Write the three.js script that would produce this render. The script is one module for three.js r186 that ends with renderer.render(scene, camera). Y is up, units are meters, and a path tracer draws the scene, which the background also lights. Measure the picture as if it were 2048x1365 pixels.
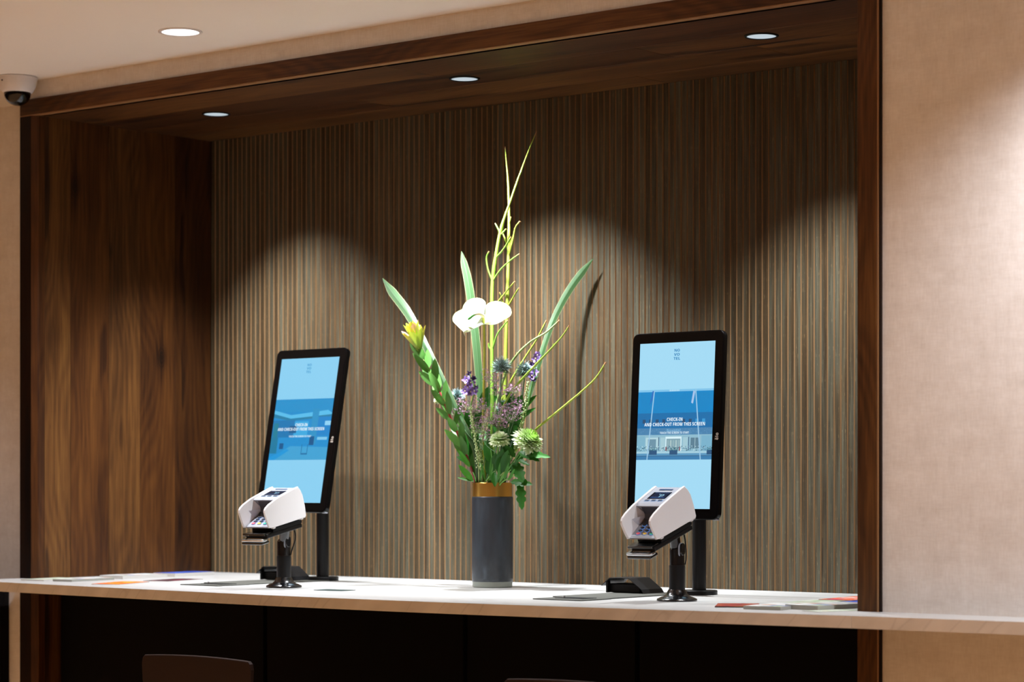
import * as THREE from 'three';
import { RoundedBoxGeometry } from 'three/addons/geometries/RoundedBoxGeometry.js';
import { mergeGeometries } from 'three/addons/utils/BufferGeometryUtils.js';
import { FontLoader } from 'three/addons/loaders/FontLoader.js';
import { TextGeometry } from 'three/addons/geometries/TextGeometry.js';

// ---------------------------------------------------------------- camera, exposure, lamps
const W = 2048, H = 1365, F = 4836, PX = 1024, PY = 963;      // focal length and principal point of the shifted lens, in photo pixels
const Y0 = 1.05;                                              // height of the counter top
const YAW = 39.226 * Math.PI / 180;
const EYE = new THREE.Vector3(4.9658, Y0 + 0.328, 6.0830);
const scene = new THREE.Scene();
scene.background = new THREE.Color(0x000000);
const camera = new THREE.PerspectiveCamera(2 * Math.atan(H / 2 / F) * 180 / Math.PI, W / H, 0.1, 60);
camera.position.copy(EYE);
camera.rotation.y = YAW;
camera.setViewOffset(W, H, 0, H / 2 - PY, W, H);              // vertical shift keeps the uprights upright
camera.focus = 6.9;
camera.userData.fStop = 3.2;
const renderer = new THREE.WebGLRenderer();
renderer.toneMapping = THREE.LinearToneMapping;
renderer.toneMappingExposure = 1.0;
renderer.shadowMap.enabled = true;

const CEIL = Y0 + 1.675, SOFFIT = Y0 + 1.557;
const LAMP = {
  alcove: { color: 0xf6fbff, cd: 18.5, angle: 44, penumbra: 1.0, soft: 1.4, aim: 10 },    // set towards the slats
  lobby: { color: 0xf8f9ff, cd: 17, angle: 65, penumbra: 0.55, soft: 2.4, aim: 0 },
};
function spot(kind, x, y, z, dim = 1) {
  const k = LAMP[kind];
  const s = new THREE.SpotLight(k.color, k.cd * dim, 0, k.angle * Math.PI / 180, k.penumbra, 2);
  s.position.set(x, y, z); s.target.position.set(x, y - 1, z - Math.tan(k.aim * Math.PI / 180));
  s.castShadow = true; s.shadow.radius = k.soft; s.shadow.mapSize.set(1024, 1024); s.shadow.bias = -0.0005;
  scene.add(s, s.target);
  return s;
}

// ---------------------------------------------------------------- small helpers
let seedState = 7;
function reseed(n) { seedState = n >>> 0; }
function rnd() { seedState = (seedState + 0x6D2B79F5) >>> 0; let t = seedState; t = Math.imul(t ^ (t >>> 15), t | 1); t ^= t + Math.imul(t ^ (t >>> 7), t | 61); return ((t ^ (t >>> 14)) >>> 0) / 4294967296; }
const rr = (a, b) => a + (b - a) * rnd();
const V = (x, y, z) => new THREE.Vector3(x, y, z);
const clamp = (x, a, b) => Math.max(a, Math.min(b, x));
const mix = (a, b, t) => a + (b - a) * t;
const sstep = (a, b, x) => { const t = clamp((x - a) / (b - a), 0, 1); return t * t * (3 - 2 * t); };
const FWD = V(-Math.sin(YAW), 0, -Math.cos(YAW)), RIGHT = V(Math.cos(YAW), 0, -Math.sin(YAW)), UP = V(0, 1, 0);
function ray(px, py) { return FWD.clone().addScaledVector(RIGHT, (px - PX) / F).addScaledVector(UP, (PY - py) / F); }
function at(px, py, z) { const d = ray(px, py); return EYE.clone().addScaledVector(d, (z - EYE.z) / d.z); }       // photo pixel -> point on the upright plane z
function onTop(px, py) { const d = ray(px, py); return EYE.clone().addScaledVector(d, (Y0 - EYE.y) / d.y); }        // photo pixel -> point on the counter top

const used = {};
function numbered(n) { used[n] = (used[n] ?? -1) + 1; return used[n] ? n + '_' + String(used[n]).padStart(3, '0') : n; }
function shade(o) { o.traverse((c) => { if (c.isMesh) { c.castShadow = true; c.receiveShadow = true; } }); return o; }
function thing(name, label, category, p = [0, 0, 0], group) {
  const g = new THREE.Group(); g.name = numbered(name); g.position.set(...p); scene.add(g);
  g.userData = { label, category }; if (group) g.userData.group = group;
  return g;
}
function part(name, geo, mat, parent, label) {
  const m = new THREE.Mesh(geo, mat); m.name = name; m.castShadow = m.receiveShadow = true; parent.add(m);
  if (label) m.userData.label = label;
  return m;
}
function struct(name, geo, mat, label) {
  const m = geo ? new THREE.Mesh(geo, mat) : new THREE.Group(); m.name = name; m.castShadow = m.receiveShadow = true;
  m.userData = { kind: 'structure', label, category: name.split('_')[0] }; scene.add(m);
  return m;
}
// uv in metres taken from position, grain running along `along`
function metreUV(g, along = 'y', off = [0, 0], scale = [1, 1]) {
  const p = g.attributes.position, n = g.attributes.normal, uv = new Float32Array(p.count * 2);
  for (let i = 0; i < p.count; i++) {
    const x = p.getX(i), y = p.getY(i), z = p.getZ(i), ax = Math.abs(n.getX(i)), ay = Math.abs(n.getY(i)), az = Math.abs(n.getZ(i));
    let a, b;
    if (along === 'y') { b = y; a = ax > az ? z : x; if (ay > ax && ay > az) { a = x; b = z; } }
    else if (along === 'x') { b = x; a = ay > az ? z : y; if (ax > ay && ax > az) { a = z; b = y; } }
    else { b = z; a = ay > ax ? x : y; if (az > ax && az > ay) { a = x; b = y; } }
    uv[2 * i] = a / scale[0] + off[0]; uv[2 * i + 1] = b / scale[1] + off[1];
  }
  g.setAttribute('uv', new THREE.BufferAttribute(uv, 2));
  return g;
}
function box(x0, x1, y0, y1, z0, z1, o = {}) {
  const w = x1 - x0, h = y1 - y0, d = z1 - z0, r = o.r ?? 0;
  const g = r ? new RoundedBoxGeometry(w, h, d, o.seg ?? 1, Math.min(r, w / 2.01, h / 2.01, d / 2.01)) : new THREE.BoxGeometry(w, h, d);
  g.translate((x0 + x1) / 2, (y0 + y1) / 2, (z0 + z1) / 2);
  return metreUV(g, o.along ?? 'y', o.off ?? [0, 0], o.scale ?? [1, 1]);
}
function lathe(pts, seg = 40) { const g = new THREE.LatheGeometry(pts.map((p) => new THREE.Vector2(p[0], p[1])), seg); return g; }
function hardLathe(pts, seg = 40) {           // sharp rings: each span gets its own vertices
  const gs = []; for (let i = 0; i + 1 < pts.length; i++) gs.push(lathe([pts[i], pts[i + 1]], seg)); return mergeGeometries(gs);
}
function extrude(pts, depth, bevel = 0, holes = [], seg = 2) {
  const s = new THREE.Shape(pts.map((p) => new THREE.Vector2(p[0], p[1])));
  for (const h of holes) s.holes.push(new THREE.Path(h.map((p) => new THREE.Vector2(p[0], p[1]))));
  return new THREE.ExtrudeGeometry(s, { depth: depth - 2 * bevel, bevelEnabled: bevel > 0, bevelThickness: bevel, bevelSize: bevel, bevelOffset: -bevel, bevelSegments: seg, curveSegments: 10 }).translate(0, 0, bevel);
}
function rrect(w, h, r, n = 6) {
  const out = []; for (const [sx, sy, a0] of [[1, -1, -Math.PI / 2], [1, 1, 0], [-1, 1, Math.PI / 2], [-1, -1, Math.PI]])
    for (let i = 0; i <= n; i++) { const a = a0 + i / n * Math.PI / 2; out.push([sx * (w / 2 - r) + r * Math.cos(a), sy * (h / 2 - r) + r * Math.sin(a)]); }
  return out;
}
// a collector of vertices with colours, for plants
class MB {
  constructor() { this.p = []; this.c = []; this.i = []; }
  v(p, c) { this.p.push(p.x, p.y, p.z); this.c.push(c[0], c[1], c[2]); return this.p.length / 3 - 1; }
  grid(nu, nv, fp, fc, closeU = false) {
    const b = this.p.length / 3, cols = closeU ? nu : nu + 1;
    for (let j = 0; j <= nv; j++) for (let i = 0; i < cols; i++) this.v(fp(i / nu, j / nv), fc(i / nu, j / nv));
    for (let j = 0; j < nv; j++) for (let i = 0; i < nu; i++) {
      const a = b + j * cols + i, q = b + j * cols + (i + 1) % cols, d = a + cols, e = q + cols;
      this.i.push(a, q, e, a, e, d);
    }
    return this;
  }
  tube(pts, rad, col, n = 7, m = 0) {
    const curve = pts.length > 2 ? new THREE.CatmullRomCurve3(pts) : new THREE.LineCurve3(pts[0], pts[1]);
    m = m || Math.max(2, pts.length * 3);
    const P = [], N = [], B = []; let ref = Math.abs(pts[0].clone().sub(pts[pts.length - 1]).normalize().y) > 0.9 ? V(1, 0, 0) : V(0, 1, 0);
    for (let j = 0; j <= m; j++) {
      const t = j / m; P.push(curve.getPoint(t)); const T = curve.getTangent(t);
      const nn = ref.clone().addScaledVector(T, -ref.dot(T)).normalize(); ref = nn; N.push(nn); B.push(T.clone().cross(nn));
    }
    const R = typeof rad === 'function' ? rad : (t) => mix(rad[0], rad[1], t), C = typeof col === 'function' ? col : () => col;
    return this.grid(n, m, (u, v) => { const j = Math.round(v * m), a = u * 2 * Math.PI; return P[j].clone().addScaledVector(N[j], R(v) * Math.cos(a)).addScaledVector(B[j], R(v) * Math.sin(a)); }, (u, v) => C(v), true);
  }
  ball(c, rx, ry, rz, col, n = 7, m = 5, q = null) {
    const C = typeof col === 'function' ? col : () => col;
    return this.grid(n, m, (u, v) => { const a = u * 2 * Math.PI, b = (v - 0.5) * Math.PI, p = V(rx * Math.cos(b) * Math.cos(a), ry * Math.sin(b), rz * Math.cos(b) * Math.sin(a)); if (q) p.applyQuaternion(q); return p.add(c); }, (u, v) => C(v), true);
  }
  // a leaf or petal: from base along dir, blade facing `face`
  leaf(base, dir, face, L, Wd, o = {}) {
    const d = dir.clone().normalize(), s = d.clone().cross(face).normalize(), f = s.clone().cross(d).normalize();
    const bend = o.bend ?? 0, fold = o.fold ?? 0.15, tip = o.tip ?? 1.0, nu = o.nu ?? 4, nv = o.nv ?? 7, lobes = o.lobes ?? 0, c0 = o.c0, c1 = o.c1 ?? o.c0, base0 = o.base ?? 0.12;
    const wf = (t) => { let w = Math.pow(Math.sin(Math.PI * Math.pow(clamp(t, 0, 1), tip)), o.pow ?? 0.75); w = Math.max(w, base0 * (1 - t)); if (lobes) w *= 0.62 + 0.38 * Math.abs(Math.sin(t * Math.PI * lobes)); return w; };
    return this.grid(nu, nv, (u, v) => {
      const x = (u - 0.5) * 2, w = wf(v) * Wd / 2, y = v * L;
      return base.clone().addScaledVector(d, y * (1 - 0.25 * Math.abs(bend) * v)).addScaledVector(s, x * w).addScaledVector(f, -bend * L * v * v * 0.6 + fold * Math.abs(x) * w);
    }, (u, v) => { const e = Math.abs(u - 0.5) * 2; return c0.map((k, i) => mix(k, c1[i], o.edge ? sstep(0.55, 0.8, e) : v)); });
  }
  build() {
    const g = new THREE.BufferGeometry();
    g.setAttribute('position', new THREE.Float32BufferAttribute(this.p, 3));
    g.setAttribute('color', new THREE.Float32BufferAttribute(this.c, 3));
    g.setAttribute('uv', new THREE.Float32BufferAttribute(new Float32Array(this.p.length / 3 * 2), 2));
    g.setIndex(this.i); g.computeVertexNormals();
    return g;
  }
}

// ---------------------------------------------------------------- computed textures
function hash(x, y, s) { let h = Math.imul(x, 374761393) + Math.imul(y, 668265263) + Math.imul(s, 2246822519); h = Math.imul(h ^ (h >>> 13), 1274126177); return ((h ^ (h >>> 16)) >>> 0) / 4294967296; }
function vnoise(x, y, px, py, s) {            // value noise that repeats every px, py
  const ix = Math.floor(x), iy = Math.floor(y), fx = x - ix, fy = y - iy, ux = fx * fx * (3 - 2 * fx), uy = fy * fy * (3 - 2 * fy);
  const m = (a, p) => ((a % p) + p) % p, x0 = m(ix, px), x1 = m(ix + 1, px), y0 = m(iy, py), y1 = m(iy + 1, py);
  return mix(mix(hash(x0, y0, s), hash(x1, y0, s), ux), mix(hash(x0, y1, s), hash(x1, y1, s), ux), uy);
}
function fbm(u, v, fx, fy, oct, s) { let a = 0, w = 0.5, t = 0; for (let k = 0; k < oct; k++) { a += w * vnoise(u * fx, v * fy, fx, fy, s + k * 17); t += w; w *= 0.5; fx *= 2; fy *= 2; } return a / t; }
function tex(w, h, fn, srgb = true) {
  const d = new Uint8Array(w * h * 4);
  for (let j = 0; j < h; j++) for (let i = 0; i < w; i++) { const c = fn((i + 0.5) / w, (j + 0.5) / h), k = (j * w + i) * 4; d[k] = clamp(c[0], 0, 255); d[k + 1] = clamp(c[1], 0, 255); d[k + 2] = clamp(c[2], 0, 255); d[k + 3] = 255; }
  const t = new THREE.DataTexture(d, w, h); t.wrapS = t.wrapT = THREE.RepeatWrapping; t.magFilter = THREE.LinearFilter; t.minFilter = THREE.LinearMipmapLinearFilter; t.generateMipmaps = true; t.anisotropy = 8;
  if (srgb) t.colorSpace = THREE.SRGBColorSpace;
  t.needsUpdate = true; return t;
}
const ramp = (stops, t) => { t = clamp(t, 0, 1) * (stops.length - 1); const k = Math.min(stops.length - 2, Math.floor(t)), f = t - k; return stops[k].map((a, i) => mix(a, stops[k + 1][i], f)); };
// smoked oak: 0.6 m across the grain, 1.5 m along it
function oakTex(seed, stops, knots) {
  return tex(1024, 1024, (u, v) => {
    let wu = u, kd = 0;
    for (const [ku, kv, kr] of knots) {
      let du = u - ku, dv = v - kv; du -= Math.round(du); dv -= Math.round(dv);
      const r = Math.hypot(du * 0.6, dv * 1.5 * 0.45), e = Math.exp(-(r * r) / (kr * kr));
      wu += 0.5 * du * Math.exp(-(r * r) / (kr * kr * 6)); kd = Math.max(kd, e * (0.75 + 0.25 * Math.sin(r * 900)));
      kd = Math.max(kd, 0.55 * Math.exp(-Math.pow(du * 0.6 / kr / 0.5, 2)) * Math.exp(-Math.pow(dv * 1.5 / 0.09, 2)));
    }
    const warp = 0.05 * (fbm(u, v, 4, 3, 2, seed) - 0.5);
    const streak = fbm(wu + warp, v, 16, 3, 3, seed + 3), fine = fbm(wu, v, 170, 14, 2, seed + 5), coarse = fbm(wu + warp, v, 5, 3, 3, seed + 9);
    const ring = 0.5 + 0.5 * Math.sin((wu * 18 + 7 * fbm(u, v, 4, 3, 2, seed + 11)) * 2 * Math.PI);
    const pore = vnoise(u * 256, v * 26, 256, 26, seed + 13) > 0.8 ? 0.10 : 0;
    let t = 0.30 * streak + 0.26 * fine + 0.34 * coarse + 0.10 * ring - 0.6 * pore;
    t = (t - 0.5) * 1.15 + 0.50;
    const split = sstep(0.735, 0.80, fbm(wu + warp * 0.5, v, 14, 3, 2, seed + 21));
    t -= 0.28 * split + 0.75 * kd;
    return ramp(stops, t);
  });
}
const OAK = [[28, 14, 5], [54, 31, 12], [82, 51, 22], [106, 71, 33], [128, 91, 46]];
const oakA = oakTex(11, OAK, [[0.2, 0.25, 0.012], [0.62, 0.7, 0.02], [0.85, 0.42, 0.009]]);
const oakB = oakTex(57, OAK, [[0.35, 0.6, 0.014], [0.8, 0.15, 0.01]]);
// slats: 15 veneer columns and one of raw wood; the height covers 1.6 m
const slatTex = tex(1024, 1024, (u, v) => {
  const col = Math.floor(u * 16), cu = u * 16 - col;
  if (col === 15) { const f = fbm(u, v, 200, 12, 2, 3), g = fbm(u, v, 16, 4, 2, 31); return ramp([[116, 88, 58], [144, 112, 78], [164, 134, 98]], 0.5 * f + 0.5 * g); }
  const grey = fbm(u, v, 16, 5, 3, 40), fine = fbm(u, v, 400, 18, 2, 71), med = fbm(u, v, 90, 7, 2, 5), tone = hash(col, 3, 9);
  const t = clamp((0.50 * fine + 0.38 * med + 0.12 * tone - 0.5) * 1.5 + 0.5, 0, 1);
  const warm = ramp([[38, 29, 18], [68, 54, 36], [98, 80, 55]], t), cool = ramp([[42, 39, 31], [74, 71, 58], [104, 101, 84]], t);
  const k = sstep(0.30, 0.75, grey * 0.85 + 0.15 * tone);
  const c = warm.map((a, i) => mix(a, cool[i], k));
  if (vnoise(u * 700, v * 60, 700, 60, 91) > 0.93) return c.map((a, i) => a + [54, 44, 30][i]);
  return c;
});
const linenTex = tex(1024, 1024, (u, v) => {     // one metre of woven wall covering
  const a = fbm(u, v, 400, 60, 2, 1), b = fbm(u, v, 60, 400, 2, 2), m = fbm(u, v, 22, 26, 4, 3), s = fbm(u, v, 60, 8, 2, 5), q = fbm(u, v, 5, 60, 2, 6);
  const t = (0.24 * a + 0.20 * b + 0.34 * m + 0.12 * s + 0.10 * q - 0.5) * 1.0 + 0.52;
  return ramp([[186, 177, 168], [212, 205, 198], [226, 221, 216], [236, 232, 228]], t);
});
const marbleTex = tex(1024, 1024, (u, v) => {    // two metres of pale veined stone
  const w = fbm(u, v, 3, 5, 4, 8) - 0.5, x = fbm(u + 0.08 * w, v + 0.20 * w, 4, 10, 4, 21);
  const vein = Math.exp(-Math.pow((x - 0.5) / 0.012, 2)) * sstep(0.42, 0.62, fbm(u, v, 5, 5, 2, 4)), cloud = fbm(u, v, 5, 9, 4, 61);
  const y = fbm(u + 0.1 * w, v - 0.1 * w, 9, 14, 3, 33), v2 = Math.exp(-Math.pow((y - 0.52) / 0.009, 2)) * 0.6 * sstep(0.5, 0.7, fbm(u, v, 4, 6, 2, 14));
  const k = clamp(0.55 * vein + 0.45 * v2, 0, 1), b = 180 - 20 * cloud;
  return [b - 40 * k, b - 1 - 50 * k, b - 3 - 60 * k];
});
const stoneEdgeTex = tex(1024, 128, (u, v) => {  // two metres of the slab's edge, slanting veins
  const s = u - v * 0.05, a = fbm(s, v, 40, 2, 3, 5), b = Math.exp(-Math.pow((fbm(s, v, 34, 1, 2, 17) - 0.5) / 0.02, 2)), t = 228 - 26 * a - 13 * b;
  return [t, t - 5, t - 12];
});
const floorTex = tex(1024, 1024, (u, v) => ramp([[186, 138, 88], [204, 155, 102], [216, 172, 122]], 0.5 * fbm(u, v, 60, 4, 3, 3) + 0.5 * fbm(u, v, 8, 2, 2, 9)));
const smudgeTex = tex(512, 512, (u, v) => {      // frosted glass with wiped water marks
  const a = fbm(u, v, 10, 3, 3, 5), b = fbm(u, v, 40, 30, 2, 9), c = fbm(u, v, 6, 5, 3, 15), t = 0.5 * a + 0.15 * b + 0.35 * c;
  return ramp([[24, 30, 37], [44, 53, 62], [90, 102, 113]], (t - 0.5) * 1.9 + 0.40);
});
const rep = (t, x, y) => { const c = t.clone(); c.repeat.set(x, y); c.needsUpdate = true; return c; };

// ---------------------------------------------------------------- materials
const std = (o) => new THREE.MeshStandardMaterial(o), phy = (o) => new THREE.MeshPhysicalMaterial(o);
const M = {
  oakA: phy({ specularIntensity: 0.5, map: oakA, roughness: 0.5, bumpMap: oakA, bumpScale: 0.0004 }),
  oakB: phy({ specularIntensity: 0.5, map: oakB, roughness: 0.5, bumpMap: oakB, bumpScale: 0.0004 }),
  oakC: phy({ specularIntensity: 0.5, map: oakA, roughness: 0.5, color: 0xd8c8b8, bumpMap: oakA, bumpScale: 0.0004 }),
  oakD: phy({ specularIntensity: 0.5, map: oakB, roughness: 0.5, color: 0xb8a898, bumpMap: oakB, bumpScale: 0.0004 }),
  oakDark: phy({ map: oakB, roughness: 0.5, specularIntensity: 0.3, color: 0x564740 }),
  oakEdge: std({ color: 0x8a6642, roughness: 0.5 }),
  slat: phy({ map: slatTex, roughness: 0.55, specularIntensity: 0.5 }),
  linen: std({ map: linenTex, roughness: 0.95, bumpMap: linenTex, bumpScale: 0.0003 }),
  paint: std({ color: 0xe8e4de, roughness: 0.95 }),
  plaster: std({ color: 0x5a4636, roughness: 0.95 }),
  floor: std({ map: floorTex, roughness: 0.6 }),
  marble: phy({ map: rep(marbleTex, 0.5, 0.5), roughness: 0.38 }),
  stoneEdge: std({ map: stoneEdgeTex, roughness: 0.5 }),
  black: phy({ color: 0x070707, roughness: 0.6, specularIntensity: 0.5 }),
  cabinet: phy({ color: 0x050405, roughness: 0.85, specularIntensity: 0.25 }),
  blackMetal: phy({ color: 0x0b0b0d, roughness: 0.4, specularIntensity: 0.6 }),
  blackGloss: phy({ color: 0x08080a, roughness: 0.22, clearcoat: 0.6, clearcoatRoughness: 0.1 }),
  bezel: phy({ color: 0x040405, roughness: 0.22, specularIntensity: 0.35 }),
  whitePlastic: phy({ color: 0xd6d3d4, roughness: 0.35 }),
  greyPlastic: std({ color: 0x8b8e97, roughness: 0.45 }),
  darkPlastic: std({ color: 0x33343c, roughness: 0.5 }),
  silver: std({ color: 0xc6c8ca, roughness: 0.25, metalness: 1 }),
  brass: phy({ color: 0xe0ae55, roughness: 0.28, metalness: 0.9 }),
  glassBase: phy({ color: 0x8d948c, roughness: 0.3 }),
  vase: phy({ map: smudgeTex, roughness: 0.4, clearcoat: 0.5, clearcoatRoughness: 0.25 }),
  steelPlate: std({ color: 0x45453f, roughness: 0.6, metalness: 0.2 }),
  dome: phy({ color: 0x060505, roughness: 0.08 }),
  chair: phy({ color: 0x26160f, roughness: 0.7, specularIntensity: 0.5 }),
  paper: std({ color: 0xc4c2be, roughness: 0.7 }),
  plant: phy({ vertexColors: true, roughness: 0.5, side: THREE.DoubleSide }),
  leaf: phy({ vertexColors: true, roughness: 0.45, specularIntensity: 0.45, transmission: 0.25, thickness: 0, side: THREE.DoubleSide }),
  petal: phy({ vertexColors: true, roughness: 0.6, transmission: 0.3, thickness: 0, side: THREE.DoubleSide }),
  key: std({ color: 0x2a2f3a, roughness: 0.4 }),
};
const glow = (hex, k) => std({ color: 0x101010, emissive: hex, emissiveIntensity: k, roughness: 0.4 });

// ---------------------------------------------------------------- the place: room, alcove, trim
const XL = -1.405, XR = 1.80, ZF = 0.812, ZW = 0.80;          // alcove sides, front of the trim, face of the lobby wall
struct('floor', box(-7, 8, -0.1, 0, -0.3, 9, { along: 'x', scale: [1, 1.4] }), M.floor, 'warm wooden floor of the lobby');
struct('ceiling', box(-7, 8, CEIL, CEIL + 0.1, 0.3, 9), M.paint, 'plain white painted lobby ceiling');
struct('wall_outer_right', box(1.842, 8, 0, CEIL, ZW - 0.15, ZW), M.linen, 'beige linen wall covering right of the wooden alcove');
struct('wall_outer_left', box(-7, -1.483, 0, CEIL, 0.35, 0.50), M.linen, 'beige linen wall covering set back left of the wooden alcove');
struct('wall_outer_left_lower', box(-1.75, -1.483, 0, Y0 - 0.032, 0.502, ZW), M.linen, 'beige linen wall piece under the counter beside the left oak post');
struct('wall_header', box(-1.475, 1.842, Y0 + 1.60, CEIL, ZW - 0.15, ZW, { off: [0.3, 0.2] }), M.linen, 'narrow beige linen strip between wooden frame and ceiling');
struct('wall_lobby_left', box(-7.1, -7, 0, CEIL, 0.6, 9), M.plaster, 'lobby side wall');
struct('wall_lobby_right', box(8, 8.1, 0, CEIL, 0.6, 9), M.plaster, 'lobby side wall opposite');
struct('wall_lobby_behind', box(-7, 8, 0, CEIL, 9, 9.1), M.plaster, 'lobby wall facing the alcove');
// alcove carcass
struct('wall_alcove_right', box(XR, XR + 0.03, 0, SOFFIT, 0, ZW - 0.01, { scale: [0.6, 1.5] }), M.oakB, 'dark oak right cheek of the alcove');
const wallLeft = struct('wall_left', null, null, 'smoked oak planks lining the left cheek of the alcove');
{
  const cuts = [0, 0.175, 0.34, 0.485, 0.655, ZW - 0.031], mats = [M.oakD, M.oakC, M.oakA, M.oakC, M.oakB];
  for (let i = 0; i < 5; i++) part('plank', box(XL - 0.02, XL, 0, SOFFIT + 0.01, cuts[i] + 0.0005, cuts[i + 1] - 0.0005, { r: 0.0008, scale: [0.6, 1.5], off: [0.17 * i + 0.05, 0.31 * i + 0.18] }), mats[i], wallLeft);
}
const soffit = struct('ceiling_alcove', null, null, 'smoked oak planks lining the alcove ceiling');
{
  const rows = [0, 0.165, 0.36, 0.555, 0.79], joints = [[XL, 0.62, XR], [XL, -0.35, 1.18, XR], [XL, 0.9, XR], [XL, 0.15, XR]], mats = [M.oakB, M.oakA, M.oakC, M.oakB, M.oakA, M.oakD];
  let k = 0;
  rows.slice(0, 4).forEach((z0, r) => { for (let j = 0; j + 1 < joints[r].length; j++, k++) part('plank', box(joints[r][j] + 0.0005, joints[r][j + 1] - 0.0005, SOFFIT, SOFFIT + 0.02, z0 + 0.0005, rows[r + 1] - 0.0005, { r: 0.0008, along: 'x', scale: [0.6, 1.5], off: [0.23 * k, 0.37 * k] }), mats[k % 6], soffit); });
}
const wallBack = struct('wall_back', null, null, 'slatted wood veneer wall at the back of the alcove');
part('backing_board', box(XL, XR, 0, SOFFIT, -0.03, -0.0045), std({ color: 0x4a3220, roughness: 0.8 }), wallBack);
{
  const pitch = 0.02281, n = Math.floor((XR - XL) / pitch), top = SOFFIT - Y0, geos = [];
  const prof = [[-pitch / 2 + 0.0003, -0.0044], [-pitch / 2 + 0.0022, 0], [pitch / 2 - 0.0022, 0], [pitch / 2 - 0.0003, -0.0044]];
  for (let k = 0; k < 30; k++) {
    const col = k % 15, vo = (k * 0.37) % 1, pos = [], uv = [], nor = [], idx = [];
    for (let s = 0; s < 3; s++) {
      const a = prof[s], b = prof[s + 1], nx = b[1] - a[1], nz = b[0] - a[0], l = Math.hypot(nx, nz);
      for (const [q, e] of [[a, 0], [b, 1]]) for (const y of [0, top]) {
        pos.push(q[0], y, q[1]); nor.push(-nx / l, 0, nz / l);
        uv.push(s === 1 ? (col + 0.08 + 0.84 * e) / 16 : (15.2 + 0.6 * e) / 16, y / 1.6 + vo);
      }
      const o = s * 4; idx.push(o, o + 2, o + 3, o, o + 3, o + 1);
    }
    const g = new THREE.BufferGeometry(); g.setAttribute('position', new THREE.Float32BufferAttribute(pos, 3)); g.setAttribute('normal', new THREE.Float32BufferAttribute(nor, 3)); g.setAttribute('uv', new THREE.Float32BufferAttribute(uv, 2)); g.setIndex(idx); geos.push(g);
  }
  reseed(5);
  for (let i = 0; i < n; i++) { const m = part('slat', geos[Math.floor(rnd() * 30)], M.slat, wallBack); m.position.set(XL + (i + 0.5) * pitch, Y0, 0); }
}
// frame round the opening
struct('trim_1', box(-1.482, -1.4245, 0, SOFFIT, ZW - 0.03, ZF, { r: 0.002, scale: [0.6, 1.5], off: [0.4, 0.1] }), M.oakDark, 'dark oak frame post left of the opening');
{
  const g = extrude([[-1.424, ZF - 0.001], [-1.424, ZW - 0.03], [XL + 0.0006, ZW - 0.03], [XL + 0.0006, ZW - 0.006], [XL - 0.002, ZW - 0.003]], SOFFIT, 0.0008); g.rotateX(-Math.PI / 2); g.scale(1, 1, -1);
  // the extrusion ran along +y with z mirrored; flip the winding back
  const ix = g.index; if (ix) { const a = ix.array; for (let i = 0; i < a.length; i += 3) { const t = a[i]; a[i] = a[i + 1]; a[i + 1] = t; } }
  else { const p = g.attributes.position.array; for (let i = 0; i < p.length; i += 9) for (let k = 0; k < 3; k++) { const t = p[i + k]; p[i + k] = p[i + 3 + k]; p[i + 3 + k] = t; } }
  g.computeVertexNormals(); metreUV(g, 'y', [0.7, 0.3], [0.6, 1.5]);
  struct('trim_2', g, M.oakC, 'bevelled oak edging inside the left frame post');
}
{
  const t3 = struct('trim_3', null, null, 'dark oak frame post right of the opening');
  part('post', box(1.786, 1.8425, 0, SOFFIT, ZW - 0.03, ZF, { r: 0.002, seg: 2, scale: [0.6, 1.5], off: [0.9, 0.45] }), M.oakA, t3);
  part('edge_strip', box(1.8427, 1.8478, 0, SOFFIT, ZW - 0.03, ZF - 0.0004, { r: 0.001 }), M.oakEdge, t3, 'pale oak edging strip');
  part('return', box(1.848, 1.852, 0, SOFFIT, ZW - 0.03, ZF - 0.001, { r: 0.001, scale: [0.6, 1.5] }), M.oakDark, t3);
  const t4 = struct('trim_4', null, null, 'dark oak frame header above the opening');
  part('board', box(-1.482, 1.852, SOFFIT + 0.0034, Y0 + 1.613, ZW - 0.03, ZF, { r: 0.002, seg: 2, along: 'x', scale: [0.6, 1.5], off: [0.35, 0.62] }), M.oakA, t4);
  part('edge_strip', box(-1.482, 1.852, SOFFIT, SOFFIT + 0.0032, ZW - 0.03, ZF - 0.0005, { r: 0.001 }), M.oakEdge, t4, 'pale oak edging strip');
}

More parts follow.
